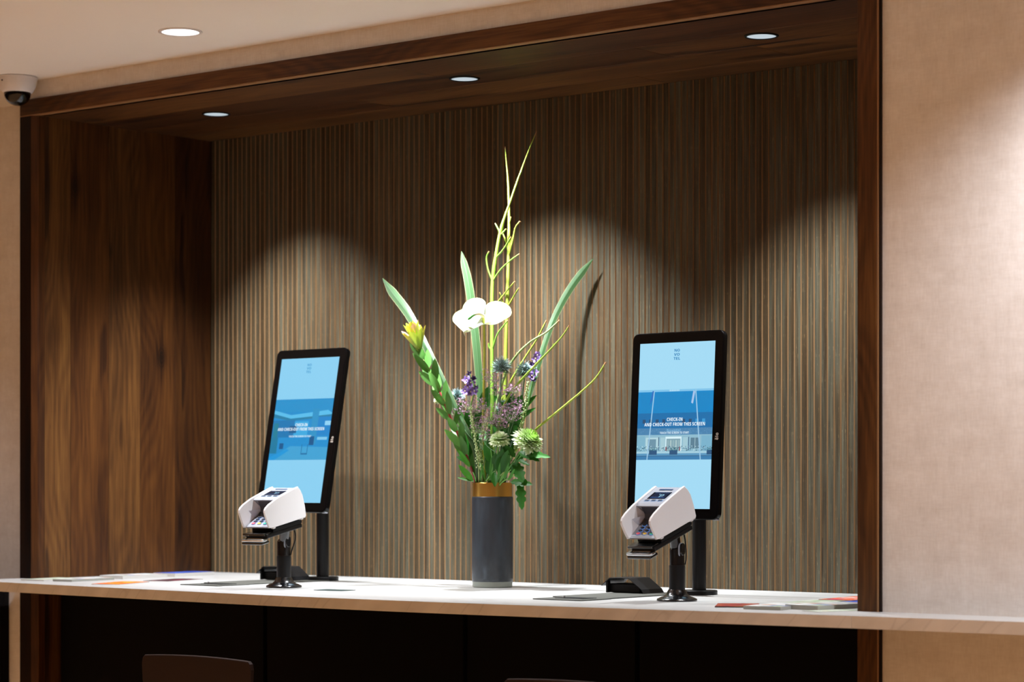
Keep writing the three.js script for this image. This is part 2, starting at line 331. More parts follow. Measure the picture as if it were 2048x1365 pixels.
// ---------------------------------------------------------------- counter and what stands under it
{
  const t = thing('countertop', 'long white veined stone counter slab running through the alcove', 'counter', [0, Y0, 0]);
  const front = new THREE.CatmullRomCurve3([[-3.2, 0.99], [-1.9, 1.02], [-1.29, 1.053], [-0.95, 1.082], [-0.45, 1.118], [0.05, 1.146], [0.5, 1.145], [0.88, 1.124], [1.3, 1.078], [1.69, 1.025], [1.885, 1.004]].map((p) => V(p[0], 0, p[1])));
  const pts = front.getPoints(70).map((p) => [p.x, p.z]);
  const slab = (outline, name) => {
    const TH = 0.0305, sh = new THREE.Shape(outline.map((p) => new THREE.Vector2(p[0], -p[1])));
    const g = new THREE.ExtrudeGeometry(sh, { depth: TH, bevelEnabled: false }); g.rotateX(-Math.PI / 2); g.translate(0, -TH, 0);
    const n = g.attributes.normal, p = g.attributes.position, uv = g.attributes.uv;
    const groups = [[], []]; for (let i = 0; i < p.count; i++) { const up = Math.abs(n.getY(i)) > 0.5; uv.setXY(i, up ? p.getX(i) : p.getX(i) / 2, up ? p.getZ(i) * 3.2 : (p.getY(i) + 0.03) / 0.13); groups[up ? 0 : 1].push(i); }
    g.clearGroups(); const cut = (ids) => { const q = new THREE.BufferGeometry(); for (const k of ['position', 'normal', 'uv']) { const a = g.attributes[k], s = a.itemSize, o = new Float32Array(ids.length * s); ids.forEach((id, j) => { for (let c = 0; c < s; c++) o[j * s + c] = a.array[id * s + c]; }); q.setAttribute(k, new THREE.BufferAttribute(o, s)); } return q; };
    const top = part(name, cut(groups[0]), M.marble, t); part('edge_band', cut(groups[1]), M.stoneEdge, top, 'beige slab edge with slanting veins');
  };
  slab([...pts, [1.885, ZW + 0.0], [1.853, ZW], [1.853, ZF + 0.001], [1.785, ZF + 0.001], [1.785, 0.002], [XL + 0.001, 0.002], [XL + 0.001, ZW - 0.01], [-1.423, ZF + 0.001], [-1.486, ZF + 0.001], [-1.486, 0.90], [-3.2, 0.88]], 'slab');
  slab([[1.8862, 1.0035], [2.33, 0.972], [3.2, 0.925], [4.2, 0.9], [4.2, ZW], [1.8862, ZW]], 'slab');
}
{
  const xs = [-1.39, -0.41, 0.41, 1.03, 1.78], base = ['left oak post', 'left chair', 'right chair', 'right oak post'];
  for (let i = 0; i < 4; i++) {
    const t = thing('base_cabinet', 'black cabinet front under the counter, ' + ['against the left oak post', 'between the two dark chairs', 'behind the right dark chair', 'against the right oak post'][i], 'cabinet', [(xs[i] + xs[i + 1]) / 2, 0, 0.5]);
    const w = xs[i + 1] - xs[i];
    part('body', box(-w / 2, w / 2, 0, Y0 - 0.031, -0.2, 0.2), M.cabinet, t);
    part('door', box(-w / 2 + 0.008, w / 2 - 0.008, 0.06, Y0 - 0.033, 0.2, 0.218, { r: 0.002 }), M.cabinet, t);
  }
  const t = thing('base_cabinet', 'black cabinet under the counter left of the oak frame post', 'cabinet', [-2.380, 0, 0.815]);
  part('body', box(-0.83, 0.83, 0, Y0 - 0.033, -0.0125, 0.010), M.cabinet, t);
  part('door', box(-0.83, 0.83, 0.06, Y0 - 0.035, 0.0105, 0.025, { r: 0.002 }), M.cabinet, t);
}
// two chairs pushed up to the counter, only the tops of their backs show
function chair(label, x, z) {
  const t = thing('chair', label, 'chair', [x, 0, z], 'dark chairs pushed up to the counter');
  const top = Y0 - 0.160, w = 0.44, out = [];
  for (let i = 0; i <= 12; i++) { const s = i / 12; out.push([-w / 2 + 0.012 + s * (w - 0.024), top - 0.0 - 0.006 * Math.pow(2 * s - 1, 2)]); }
  const o = [[-w / 2, top - 0.03], ...[[-w / 2 + 0.003, top - 0.014]], ...out, [w / 2 - 0.003, top - 0.014], [w / 2, top - 0.03], [w / 2 - 0.02, 0.56], [-w / 2 + 0.02, 0.56]];
  part('backrest', extrude(o.reverse(), 0.014, 0.003, [rrect(0.26, 0.05, 0.015).map(([a, b]) => [a, b + top - 0.108])]).translate(0, 0, 0.2), M.chair, t);
  part('seat', box(-0.21, 0.21, 0.44, 0.47, -0.22, 0.2, { r: 0.012, seg: 3 }), M.chair, t);
  for (const [a, b] of [[-1, 1], [1, 1], [-1, -1], [1, -1]]) part('leg', new THREE.CylinderGeometry(0.013, 0.01, 0.44, 10).translate(a * 0.185, 0.22, b * 0.17), M.blackMetal, t);
  for (const a of [-1, 1]) part('back_post', new THREE.CylinderGeometry(0.01, 0.012, 0.25, 10).translate(a * 0.16, 0.55, 0.19), M.blackMetal, t);
  return t;
}
chair('dark brown chair pushed up to the counter, nearer the left oak post', 0.012, 1.2);
chair('dark brown chair pushed up to the counter, nearer the right oak post', 1.345, 1.2);

// ---------------------------------------------------------------- downlights
function downlight(kind, x, y, z, label, group, dim = 1) {
  const big = kind === 'lobby', R = big ? 0.066 : 0.0475, r = big ? 0.056 : 0.041;
  const t = thing('downlight', label, 'light', [x, y, z], group);
  part('ring', hardLathe([[r, 0.0], [r, -0.0035], [R - 0.0015, -0.0035], [R, -0.002], [R, 0]], 48), big ? M.whitePlastic : M.black, t);
  part('lens', hardLathe([[0, -0.0012], [r, -0.0012]], 48), big ? glow(0xffffff, 3.0) : glow(0xd2e0e8, 0.82), t, 'glowing round lens');
  spot(kind, x, y - 0.012, z, dim);
  return t;
}
downlight('alcove', -0.912, SOFFIT, 0.447, 'black rimmed downlight in the oak alcove ceiling above the kiosk by the left planks', 'black rimmed alcove downlights', 0.88);
downlight('alcove', 0.19, SOFFIT, 0.462, 'black rimmed downlight in the oak alcove ceiling above the flowers', 'black rimmed alcove downlights', 1.45);
downlight('alcove', 1.283, SOFFIT, 0.484, 'black rimmed downlight in the oak alcove ceiling beside the right oak post', 'black rimmed alcove downlights', 0.75);
downlight('lobby', -0.38, CEIL, 1.104, 'bright white downlight in the white lobby ceiling', 'lobby ceiling downlights');
for (const z of [1.104, 4.3, 7.4]) for (const x of [-3.56, -0.38, 2.8, 5.98]) if (!(x === -0.38 && z === 1.104)) downlight('lobby', x, CEIL, z, 'white downlight in the lobby ceiling, beyond the alcove', 'lobby ceiling downlights');

// ---------------------------------------------------------------- security camera
{
  const p = at(35, 153, 0.885), t = thing('security_camera', 'white dome security camera on the ceiling above the left oak post', 'camera', [p.x, CEIL, 0.885]);
  part('housing', lathe([[0, 0], [0.066, 0], [0.0665, -0.004], [0.066, -0.007], [0.0645, -0.0075], [0.064, -0.02], [0.060, -0.034], [0.053, -0.046], [0.048, -0.0525], [0.044, -0.053], [0, -0.053]].reverse(), 48), M.whitePlastic, t);
  const d = []; for (let i = 0; i <= 12; i++) { const a = i / 12 * Math.PI / 2; d.push([0.0445 * Math.cos(a), -0.053 - 0.043 * Math.sin(a)]); }
  const dm = part('dome', lathe(d.reverse(), 40), M.dome, t, 'smoked black dome');
  part('screw', new THREE.CylinderGeometry(0.003, 0.003, 0.002, 12).rotateX(Math.PI / 2).translate(0, -0.018, 0.0645), M.darkPlastic, t);
}

// ---------------------------------------------------------------- kiosks
const font = await new FontLoader().loadAsync('fonts/droid/droid_sans_bold.typeface.json');
function canvasTex(w, h, draw) {
  const c = document.createElement('canvas'); c.width = w; c.height = h; draw(c.getContext('2d'), w, h);
  const t = new THREE.CanvasTexture(c); t.colorSpace = THREE.SRGBColorSpace; t.magFilter = THREE.LinearFilter; t.anisotropy = 8; return t;
}
function textSpread(g, s, x, y, size, color, squeeze = 1, bold = true) { g.save(); g.translate(x, y); g.scale(squeeze, 1); g.fillStyle = color; g.font = (bold ? 'bold ' : '') + size + 'px sans-serif'; g.textAlign = 'center'; g.textBaseline = 'middle'; g.fillText(s, 0, 0); g.restore(); }
function screenBase(g, w, h, c) { g.fillStyle = c; g.fillRect(0, 0, w, h); }
function textFit(g, s, x, y, size, width, color, bold = true) {    // lettering of a given height, squeezed to a given width
  g.save(); g.font = (bold ? 'bold ' : '') + size + 'px sans-serif'; const k = width / g.measureText(s).width;
  g.translate(x, y); g.scale(k, 1); g.fillStyle = color; g.textAlign = 'center'; g.textBaseline = 'middle'; g.fillText(s, 0, 0); g.restore();
}
function screenWords(g, w, h, dim) {
  const navy = dim ? '#3f9bd0' : '#1f78b4', q = w / 768;
  [['NO', 0.078], ['VO', 0.078], ['TEL', 0.088]].forEach(([s, k], i) => textFit(g, s, w * 0.5, h * (0.048 + 0.0245 * i), 31 * q, w * k, navy));
  textFit(g, 'CHECK-IN', w * 0.5, h * 0.464, 40 * q, w * 0.215, '#f2faff');
  textFit(g, 'AND CHECK-OUT FROM THIS SCREEN', w * 0.5, h * 0.493, 40 * q, w * 0.81, '#f2faff');
  textFit(g, 'TOUCH THE SCREEN TO START', w * 0.5, h * 0.544, 25 * q, w * 0.39, '#e2f2fb');
}
const screenRight = canvasTex(768, 1364, (g, w, h) => {
  screenBase(g, w, h, '#a3dbf5');
  const y = (f) => f * h, R = (x0, x1, f0, f1, c) => { g.fillStyle = c; g.fillRect(x0 * w, y(f0), (x1 - x0) * w, y(f1) - y(f0)); };
  reseed(77);
  R(0, 1, 0.283, 0.706, '#1b86c6'); R(0, 1, 0.283, 0.296, '#7fc4ea'); for (let i = 0; i < 9; i++) R(0.42 + i * 0.015, 0.428 + i * 0.015, 0.284, 0.294, '#c8ecfb');
  R(0, 1, 0.296, 0.424, '#1387c9'); for (let i = 0; i < 22; i++) R(0, 1, 0.30 + i * 0.0056, 0.301 + i * 0.0056, '#1a83c0');
  R(0, 1, 0.424, 0.515, '#1c70ac'); for (let i = 0; i < 10; i++) if (i !== 4 && i !== 5) R(0.07 + i * 0.088, 0.11 + i * 0.088, 0.462, 0.486, i > 7 ? '#3b9ad2' : '#2c4f73');
  R(0, 1, 0.515, 0.556, '#4b84b0'); for (let i = 0; i < 160; i++) { const x = rnd(), f = 0.518 + rnd() * 0.036; R(x, x + 0.012, f, f + 0.002, rnd() > 0.5 ? '#6ea3c8' : '#3f78a6'); }
  R(0, 1, 0.556, 0.655, '#8fbccf'); R(0, 0.11, 0.562, 0.655, '#7fb4cb'); R(0.86, 1, 0.562, 0.655, '#7ab2cc');
  R(0.12, 0.29, 0.572, 0.64, '#b3d6df'); R(0.15, 0.26, 0.582, 0.636, '#6d94a8'); R(0.29, 0.30, 0.57, 0.65, '#3c5f7c');
  R(0.32, 0.38, 0.572, 0.65, '#a6cbd6'); R(0.385, 0.60, 0.567, 0.655, '#d6f1f8'); R(0.40, 0.585, 0.580, 0.655, '#7ea2b0'); for (let i = 0; i < 5; i++) R(0.41 + i * 0.036, 0.432 + i * 0.036, 0.588, 0.652, i % 2 ? '#a8c3c6' : '#92b2ba');
  R(0.39, 0.405, 0.628, 0.652, '#8c4a58'); R(0.57, 0.585, 0.628, 0.652, '#8c4a58'); R(0.62, 0.68, 0.572, 0.65, '#a3cad6'); R(0.69, 0.70, 0.57, 0.65, '#3d5f80'); R(0.72, 0.83, 0.575, 0.64, '#5d8195'); R(0.775, 0.78, 0.575, 0.64, '#bfe0e8');
  for (let i = 0; i < 240; i++) { const x = rnd(), f = 0.622 + rnd() * 0.034; R(x, x + 0.006 + 0.01 * rnd(), f, f + 0.004 * rnd() + 0.001, ['#35607f', '#c3e2ea', '#5d8ea8', '#2f5b6b'][i % 4]); }
  R(0, 1, 0.655, 0.668, '#a5cfdf'); R(0, 1, 0.668, 0.684, '#5a97bf'); R(0, 1, 0.684, 0.706, '#3d7fb0'); R(0, 1, 0.682, 0.6845, '#234a70');
  for (const x of [0.17, 0.445, 0.935]) { R(x, x + 0.105, 0.648, 0.676, '#2e577f'); for (let i = 0; i < 40; i++) { const a = x + rnd() * 0.1, f = 0.630 + rnd() * 0.02; R(a, a + 0.01, f, f + 0.003, i % 2 ? '#2f5f6e' : '#4a8396'); } }
  textFit(g, 'Novotel', w * 0.49, h * 0.531, 36, w * 0.19, '#7db4da');
  g.strokeStyle = '#9cc8e6'; g.lineWidth = 11; for (const [a, b, c, d] of [[0.215, 0.287, 0.145, 0.706], [0.765, 0.287, 0.855, 0.706]]) { g.beginPath(); g.moveTo(a * w, y(b)); g.lineTo(c * w, y(d)); g.stroke(); }
  g.fillStyle = '#2d6fc0'; g.beginPath(); g.moveTo(0.19 * w, y(0.29)); g.lineTo(0.21 * w, y(0.29)); g.lineTo(0.19 * w, y(0.345)); g.lineTo(0.155 * w, y(0.375)); g.fill();
  g.fillStyle = '#a9c6ea'; g.beginPath(); g.moveTo(0.735 * w, y(0.29)); g.lineTo(0.76 * w, y(0.30)); g.lineTo(0.735 * w, y(0.372)); g.lineTo(0.71 * w, y(0.366)); g.fill();
  screenWords(g, w, h, false);
});
const screenLeft = canvasTex(512, 909, (g, w, h) => {
  screenBase(g, w, h, '#8ad0f2');
  const y = (f) => f * h, R = (x0, x1, f0, f1, c) => { g.fillStyle = c; g.fillRect(x0 * w, y(f0), (x1 - x0) * w, y(f1) - y(f0)); };
  R(0, 1, 0.285, 0.706, '#1d8fd0');
  g.fillStyle = '#2592cd'; g.fillRect(0, y(0.285), w, y(0.09));
  g.fillStyle = '#58bdea'; g.beginPath(); g.moveTo(0, y(0.36)); g.lineTo(0.3 * w, y(0.395)); g.lineTo(w * 0.93, y(0.365)); g.lineTo(w, y(0.385)); g.lineTo(w, y(0.395)); g.lineTo(0.3 * w, y(0.42)); g.lineTo(0, y(0.385)); g.fill();
  g.fillStyle = '#2580a8'; g.beginPath(); g.moveTo(0, y(0.385)); g.lineTo(0.3 * w, y(0.42)); g.lineTo(w, y(0.395)); g.lineTo(w, y(0.41)); g.lineTo(0.3 * w, y(0.435)); g.lineTo(0, y(0.41)); g.fill();
  R(0.0, 0.38, 0.43, 0.55, '#1b79b5'); R(0.38, 0.62, 0.44, 0.55, '#3aa9e0'); R(0.67, 0.78, 0.355, 0.60, '#2d93c8'); R(0.78, 1, 0.41, 0.54, '#1f86cc'); R(0.9, 1, 0.44, 0.47, '#8fd2f4');
  R(0.3, 0.42, 0.47, 0.52, '#165f92'); R(0.67, 0.75, 0.545, 0.605, '#14598f'); R(0.16, 0.23, 0.59, 0.63, '#14598f'); R(0.0, 0.12, 0.55, 0.66, '#1a7aa0'); R(0.02, 0.1, 0.45, 0.55, '#1f7f9a');
  g.fillStyle = '#3fa2d4'; g.beginPath(); g.moveTo(0, y(0.706)); g.lineTo(0.35 * w, y(0.61)); g.lineTo(w, y(0.62)); g.lineTo(w, y(0.706)); g.fill();
  g.fillStyle = '#1897da'; g.beginPath(); g.moveTo(0, y(0.69)); g.lineTo(0.3 * w, y(0.63)); g.lineTo(0.34 * w, y(0.64)); g.lineTo(0.1 * w, y(0.706)); g.lineTo(0, y(0.706)); g.fill();
  R(0.55, 0.56, 0.60, 0.67, '#1a70a8'); R(0.65, 0.66, 0.60, 0.67, '#1a70a8'); R(0.55, 0.66, 0.66, 0.67, '#1a70a8'); R(0.8, 0.97, 0.55, 0.57, '#7cc6ea');
  screenWords(g, w, h, true);
});
function kiosk(label, poleAt, c, yaw, tilt, k, screenMap) {
  const t = thing('check_in_kiosk', label, 'kiosk', [poleAt[0], Y0, poleAt[1]], 'self check-in screens on poles');
  part('base_plate', hardLathe([[0.053, 0], [0.053, 0.0115], [0.0515, 0.013], [0, 0.013]], 48), M.blackMetal, t);
  const local = V(c[0] - poleAt[0], c[1], c[2] - poleAt[1]);
  part('pole', hardLathe([[0.02, 0.012], [0.02, local.y - 0.02], [0, local.y - 0.02]], 32), M.blackMetal, t);
  const d = new THREE.Group(); d.name = 'display'; d.position.copy(local); d.rotation.order = 'YXZ'; d.rotation.set(-tilt, yaw, 0); t.add(d); d.userData.label = 'portrait touch display in a black housing';
  const w = 0.3265 * k, h = 0.537 * k, aw = 0.268 * k, ah = 0.476 * k;
  part('housing', extrude(rrect(w, h, 0.020), 0.017, 0.0025, [], 3).translate(0, 0, -0.018), M.bezel, d);
  part('rear_cover', extrude(rrect(w * 0.72, h * 0.62, 0.03), 0.02, 0.004).translate(0, 0, -0.037), M.black, d);
  part('glass', extrude(rrect(w - 0.008, h - 0.008, 0.016), 0.0012, 0).translate(0, 0, -0.0015), M.bezel, d);
  const scr = new THREE.PlaneGeometry(aw, ah); scr.translate(0, 0, 0.0006);
  part('screen', scr, std({ color: 0x000000, roughness: 0.3, emissive: 0xffffff, emissiveMap: screenMap, emissiveIntensity: 1.0 }), d, 'lit blue check-in screen');
  const tg = new TextGeometry('elo', { font, size: 0.0105, depth: 0.0004, curveSegments: 4 }); tg.computeBoundingBox(); const bb = tg.boundingBox;
  tg.translate(-(bb.max.x + bb.min.x) / 2, -(bb.max.y + bb.min.y) / 2, 0);
  const mac = new THREE.BoxGeometry(0.006, 0.0014, 0.0004).toNonIndexed().translate(bb.min.x - (bb.max.x + bb.min.x) / 2 + 0.0032, 0.0052, 0.0002);
  const lg = mergeGeometries([tg.index ? tg.toNonIndexed() : tg, mac]); lg.rotateZ(Math.PI / 2); lg.translate(aw / 2 + 0.0155, -0.033, 0);
  part('logo', lg, std({ color: 0xb8aea4, roughness: 0.4, metalness: 0.4 }), d, 'small silver maker mark');
  // hinge between pole and display
  const back = V(0, 0.0, -0.037).applyEuler(d.rotation).add(local), b = new MB();
  b.tube([V(0, local.y - 0.045, 0), back], [0.014, 0.014], [1, 1, 1], 10, 2);
  part('hinge_arm', b.build(), M.blackMetal, t);
  part('corner_clip', box(-0.012, 0.004, -0.002, 0.003, -0.012, 0.0, { r: 0.001 }).translate(w / 2 - 0.010, -h / 2 + 0.001, -0.004), M.greyPlastic, d, 'pale plastic corner clip');
  return t;
}
kiosk('black portrait check-in kiosk with hotel facade on its screen, beside the right oak post', [0.966, 0.328], [0.941, 0.488, 0.415], -0.030, 0.058, 1.006, screenRight);
kiosk('black check-in kiosk tilted back, interior view on its screen, near the left planks', [-0.559, 0.303], [-0.547, 0.4945, 0.417], -0.038, 0.1826, 1.010, screenLeft);

// ---------------------------------------------------------------- payment terminals and their stands
const PROFILE = [[-0.076, 0.100], [-0.088, 0.086], [-0.096, 0.070], [-0.102, 0.036], [-0.103, 0.005], [-0.098, -0.001], [-0.077, 0], [0.053, 0], [0.078, 0.0008], [0.090, 0.003], [0.0975, 0.022], [0.1045, 0.045], [0.106, 0.053], [0.104, 0.060], [0.097, 0.0665], [0.081, 0.0735], [0.0385, 0.0845], [-0.0216, 0.0935], [-0.06, 0.0990]];
const logoTex = canvasTex(256, 192, (g, w, h) => {
  g.fillStyle = '#0d1d40'; g.fillRect(0, 0, w, h); g.fillStyle = '#16386e'; g.fillRect(0, 150, w, 42); g.fillStyle = '#5a7fb4'; g.fillRect(0, 0, w, 10); g.fillRect(20, 156, 200, 8);
  textSpread(g, 'p', 165, 88, 120, '#9fd4f0', 1.1); g.beginPath(); g.arc(112, 62, 12, 0, 7); g.fillStyle = '#9fd4f0'; g.fill();
});
function terminal(label, pos, yaw, pitch) {
  const t = thing('payment_terminal', label, 'card terminal', pos, 'white card terminals on stands'); t.rotation.order = 'YXZ'; t.rotation.set(pitch, yaw, 0);
  const HW = 0.0505;
  const side = (s) => { const g = extrude(PROFILE.map(([a, b]) => [-a, b]).reverse(), 0.0065, 0.0024, [], 3); g.rotateY(Math.PI / 2); g.translate(s > 0 ? HW - 0.0065 : -HW, 0, 0); return g; };
  // ExtrudeGeometry was drawn in (-s, t); rotating by 90 degrees about y sends its x to -z
  part('side_panel', side(1), M.whitePlastic, t, 'white side shell'); part('side_panel', side(-1), M.whitePlastic, t, 'white side shell');
  const iw = HW - 0.0066;
  const inner = [[-0.074, 0.0965], [0.022, 0.0825], [0.030, 0.0775], [0.0295, 0.0755], [0.000, 0.0455], [0.012, 0.0275], [0.034, 0.0235], [0.078, 0.0075], [0.0835, 0.0035], [0.080, 0.0006], [-0.090, 0.0006], [-0.0965, 0.034], [-0.088, 0.074]];
  const ig = extrude(inner.map(([a, b]) => [-a, b]).reverse(), 2 * iw, 0); ig.rotateY(Math.PI / 2); ig.translate(-iw, 0, 0);
  part('body', ig, M.greyPlastic, t, 'grey inner body with stepped deck');
  // dark throat between display deck and keypad
  const th = extrude([[0.0285, 0.0750], [0.0008, 0.0458], [0.0128, 0.0279], [0.0330, 0.0243], [0.020, 0.036], [0.019, 0.052]].map(([a, b]) => [-a, b]), 2 * iw - 0.03, 0); th.rotateY(Math.PI / 2); th.translate(-iw + 0.015, 0, 0);
  part('throat', th, M.darkPlastic, t, 'dark recess above the keypad');
  for (const s of [-1, 1]) { const b = new MB(); const A = V(s * iw, 0.0765, 0.0295), B = V(s * iw, 0.0235, 0.036), C = V(s * (iw - 0.016), 0.046, 0.0085), D = V(s * iw, 0.05, 0.06); b.grid(1, 1, (u, v) => (v ? (u ? C : B) : (u ? C : A)), () => [1, 1, 1]); b.grid(1, 1, (u, v) => (v ? (u ? C : B) : (u ? D : D)), () => [1, 1, 1]); part('cheek', b.build(), new THREE.MeshStandardMaterial({ color: 0xc4c4cc, roughness: 0.5, side: THREE.DoubleSide }), t); }
  const deckA = Math.atan2(0.0965 - 0.0825, 0.096);           // slope of the display deck
  const onDeck = (m, x, s) => { m.position.set(x, mix(0.0965, 0.0825, (s + 0.074) / 0.096) + 0.0006, s); m.rotation.x = deckA; return m; };
  const panel = onDeck(part('display', new THREE.PlaneGeometry(0.060, 0.040).rotateX(-Math.PI / 2), phy({ color: 0x05060a, roughness: 0.15 }), t, 'small dark blue display'), 0, -0.024);
  part('display_picture', new THREE.PlaneGeometry(0.050, 0.034).rotateX(-Math.PI / 2).translate(0.001, 0.0004, 0), std({ color: 0x05060a, roughness: 0.2, emissive: 0xffffff, emissiveMap: logoTex, emissiveIntensity: 0.8 }), panel);
  onDeck(part('indicator_bar', box(-0.022, 0.022, 0, 0.0008, -0.0025, 0.0025), std({ color: 0x12355c, roughness: 0.3 }), t), 0, -0.058);
  for (const x of [-0.022, 0, 0.022]) { const k = onDeck(part('function_key', box(-0.0065, 0.0065, 0, 0.0016, -0.003, 0.003, { r: 0.001 }), M.key, t), x, 0.006); part('key_light', box(-0.008, 0.008, 0, 0.0004, -0.0042, 0.0042), glow(0x8cc0ff, 0.7), k); }
  const kpA = Math.atan2(0.016, 0.044), onPad = (m, x, s) => { m.position.set(x, mix(0.0235, 0.0075, (s - 0.034) / 0.044) + 0.0004, s); m.rotation.x = kpA; return m; };
  for (let r = 0; r < 4; r++) for (const x of [-0.024, -0.002, 0.020]) {
    const s = 0.034 + r * 0.0115, last = r === 3, col = last ? [0xe0606a, 0xe8c24a, 0x36a088][[-0.024, -0.002, 0.020].indexOf(x)] : null;
    const k = onPad(part('key', new THREE.CylinderGeometry(0.0062, 0.0066, 0.0022, 16).scale(1, 1, 0.72).translate(0, 0.0011, 0), last ? std({ color: col, roughness: 0.4 }) : M.key, t, last ? ['red key', 'yellow key', 'green key'][[-0.024, -0.002, 0.020].indexOf(x)] : undefined), x, s);
    part('key_light', new THREE.CylinderGeometry(0.0078, 0.0078, 0.0006, 16).scale(1, 1, 0.72).translate(0, 0.0003, 0), glow(0x6fa8ff, 0.6), k);
  }
  part('front_lip', box(-iw, iw, 0.0008, 0.0055, 0.076, 0.0845, { r: 0.0015 }), M.greyPlastic, t);
  for (const [x, z] of [[HW - 0.008, -0.085], [HW - 0.008, 0.06], [-HW + 0.008, -0.085], [-HW + 0.008, 0.06]]) part('foot', box(x - 0.005, x + 0.005, -0.0045, 0.002, z - 0.006, z + 0.006, { r: 0.0015 }), M.whitePlastic, t);
  return t;
}
function stand(label, x, z, term, yaw, pitch) {
  const t = thing('terminal_stand', label, 'stand', [x, Y0, z], 'black stands carrying the card terminals');
  part('base', lathe([[0, 0], [0.055, 0], [0.0555, 0.003], [0.055, 0.006], [0.046, 0.0105], [0.036, 0.014], [0.029, 0.020], [0.0255, 0.028], [0.0228, 0.032]].reverse().reverse(), 48), M.blackGloss, t);
  part('lower_tube', hardLathe([[0.0222, 0.018], [0.0222, 0.098], [0.0205, 0.0985]], 36), M.blackMetal, t);
  part('upper_tube', hardLathe([[0.0205, 0.098], [0.0208, 0.142], [0.016, 0.150], [0, 0.150]], 36), M.blackGloss, t);
  // head carried under the terminal, in the terminal's own axes
  const h = new THREE.Group(); h.name = 'tilt_head'; h.position.set(term[0] - x, term[1] - Y0, term[2] - z); h.rotation.order = 'YXZ'; h.rotation.set(pitch, yaw, 0); t.add(h);
  part('tray', box(-0.040, 0.040, -0.0165, -0.0045, -0.092, 0.058, { r: 0.002 }), M.black, h);
  part('slide_plate', box(-0.041, 0.041, -0.030, -0.0168, -0.090, 0.092, { r: 0.003 }), M.blackMetal, h);
  part('front_grip', box(-0.047, 0.036, -0.0215, -0.0135, 0.066, 0.100, { r: 0.003, seg: 2 }), M.blackGloss, h);
  part('silver_lip', extrude(rrect(0.086, 0.030, 0.010), 0.007, 0.002, [rrect(0.060, 0.014, 0.004)]).rotateX(-Math.PI / 2).translate(-0.004, -0.036, 0.1), M.silver, h, 'polished silver handle edge');
  part('nose', box(-0.043, 0.035, -0.046, -0.037, 0.076, 0.1145, { r: 0.004, seg: 2 }), M.blackGloss, h);
  part('label_tag', box(-0.004, 0.022, -0.0335, -0.031, 0.035, 0.05), M.paper, h);
  // knuckle: two cheeks and a bolt in pale grey
  const top = V(0, 0.150, 0), hp = V(0, -0.030, -0.055).applyEuler(h.rotation).add(h.position);
  const b = new MB(); b.tube([V(0, 0.125, 0), hp], [0.014, 0.016], [1, 1, 1], 10, 2); part('knuckle', b.build(), M.blackGloss, t);
  part('bolt_cover', extrude(rrect(0.020, 0.034, 0.0098), 0.006, 0.0015).rotateY(Math.PI / 2).translate(0.0165, 0.142, 0.002), M.blackGloss, t);
  part('bolt_ring', extrude(rrect(0.026, 0.040, 0.0125), 0.003, 0.001).rotateY(Math.PI / 2).translate(0.0145, 0.140, 0.003), M.greyPlastic, t, 'pale grey hinge ring');
  const cb = new MB(), c0 = V(0.012, -0.028, -0.082).applyEuler(h.rotation).add(h.position); cb.tube([c0, c0.clone().add(V(0.004, -0.03, -0.006)), V(0.022, 0.115, -0.012), V(0.021, 0.10, -0.008)], [0.002, 0.002], [1, 1, 1], 7, 12);
  part('cable', cb.build(), M.black, t);
  return t;
}
{
  // local origin of the terminal profile, from the right-hand shell seen in the photograph
  const posR = [1.135, Y0 + 0.1965, 0.7535], posL = [-0.263, Y0 + 0.1995, 0.828];
  terminal('white card terminal in front of the kiosk by the right oak post', posR, 0, 0.314);
  stand('black pole stand carrying the card terminal beside the right brochures', 1.1356, 0.678, posR, 0, 0.314);
  terminal('white card terminal in front of the kiosk near the left oak planks', posL, 0.15, 0.175);
  stand('black pole stand carrying the card terminal beside the dark green card', -0.288, 0.758, posL, 0.15, 0.175);
}

// ---------------------------------------------------------------- hoods, plates, cards and papers on the counter
function hoodAndPlate(where, x, z) {
  const t = thing('cable_hood', 'folded black metal hood standing on the counter ' + where, 'hood', [x, Y0 + 0.0035, z], 'black metal hoods beside the kiosks');
  const pf = [[-0.080, 0.020], [-0.0795, 0.0215], [-0.052, 0.0425], [-0.048, 0.044], [0.018, 0.044], [0.022, 0.0425], [0.066, 0.012], [0.0735, 0.001], [0.0735, 0], [0.0715, 0], [0.064, 0.0105], [0.021, 0.0405], [0.018, 0.042], [-0.048, 0.042], [-0.051, 0.0405], [-0.0785, 0.0195]];
  part('shell', extrude(pf.slice().reverse(), 0.10, 0.0004).translate(0, 0, -0.05), M.blackMetal, t);
  part('inner_box', box(-0.066, 0.045, 0, 0.026, -0.048, 0.030, { r: 0.003 }), M.black, t);
  part('left_leg', box(-0.066, -0.060, 0, 0.034, 0.031, 0.046, { r: 0.001 }), M.black, t);
  const p = thing('counter_plate', 'flat grey steel plate under the black hood ' + where, 'plate', [x + 0.045, Y0, z + 0.12], 'grey steel plates set on the counter');
  part('plate', box(-0.1, 0.1, 0.0004, 0.0032, -0.2, 0.19, { r: 0.0008 }), M.steelPlate, p);
  const q = thing('counter_plate', 'small slotted steel plate before the hood ' + where, 'plate', [x + 0.07, Y0, z + 0.385], 'grey steel plates set on the counter');
  part('plate', box(-0.085, 0.085, 0.0004, 0.0030, -0.072, 0.065, { r: 0.0008 }), M.steelPlate, q);
  part('slot', box(-0.05, 0.05, 0.003, 0.0042, -0.05, 0.01), M.black, q);
  part('pin', new THREE.CylinderGeometry(0.003, 0.003, 0.007, 12).translate(-0.025, 0.0065, 0.0), M.silver, q);
}
hoodAndPlate('left of the right kiosk pole', 0.787, 0.405);
hoodAndPlate('left of the left kiosk pole', -0.655, 0.385);
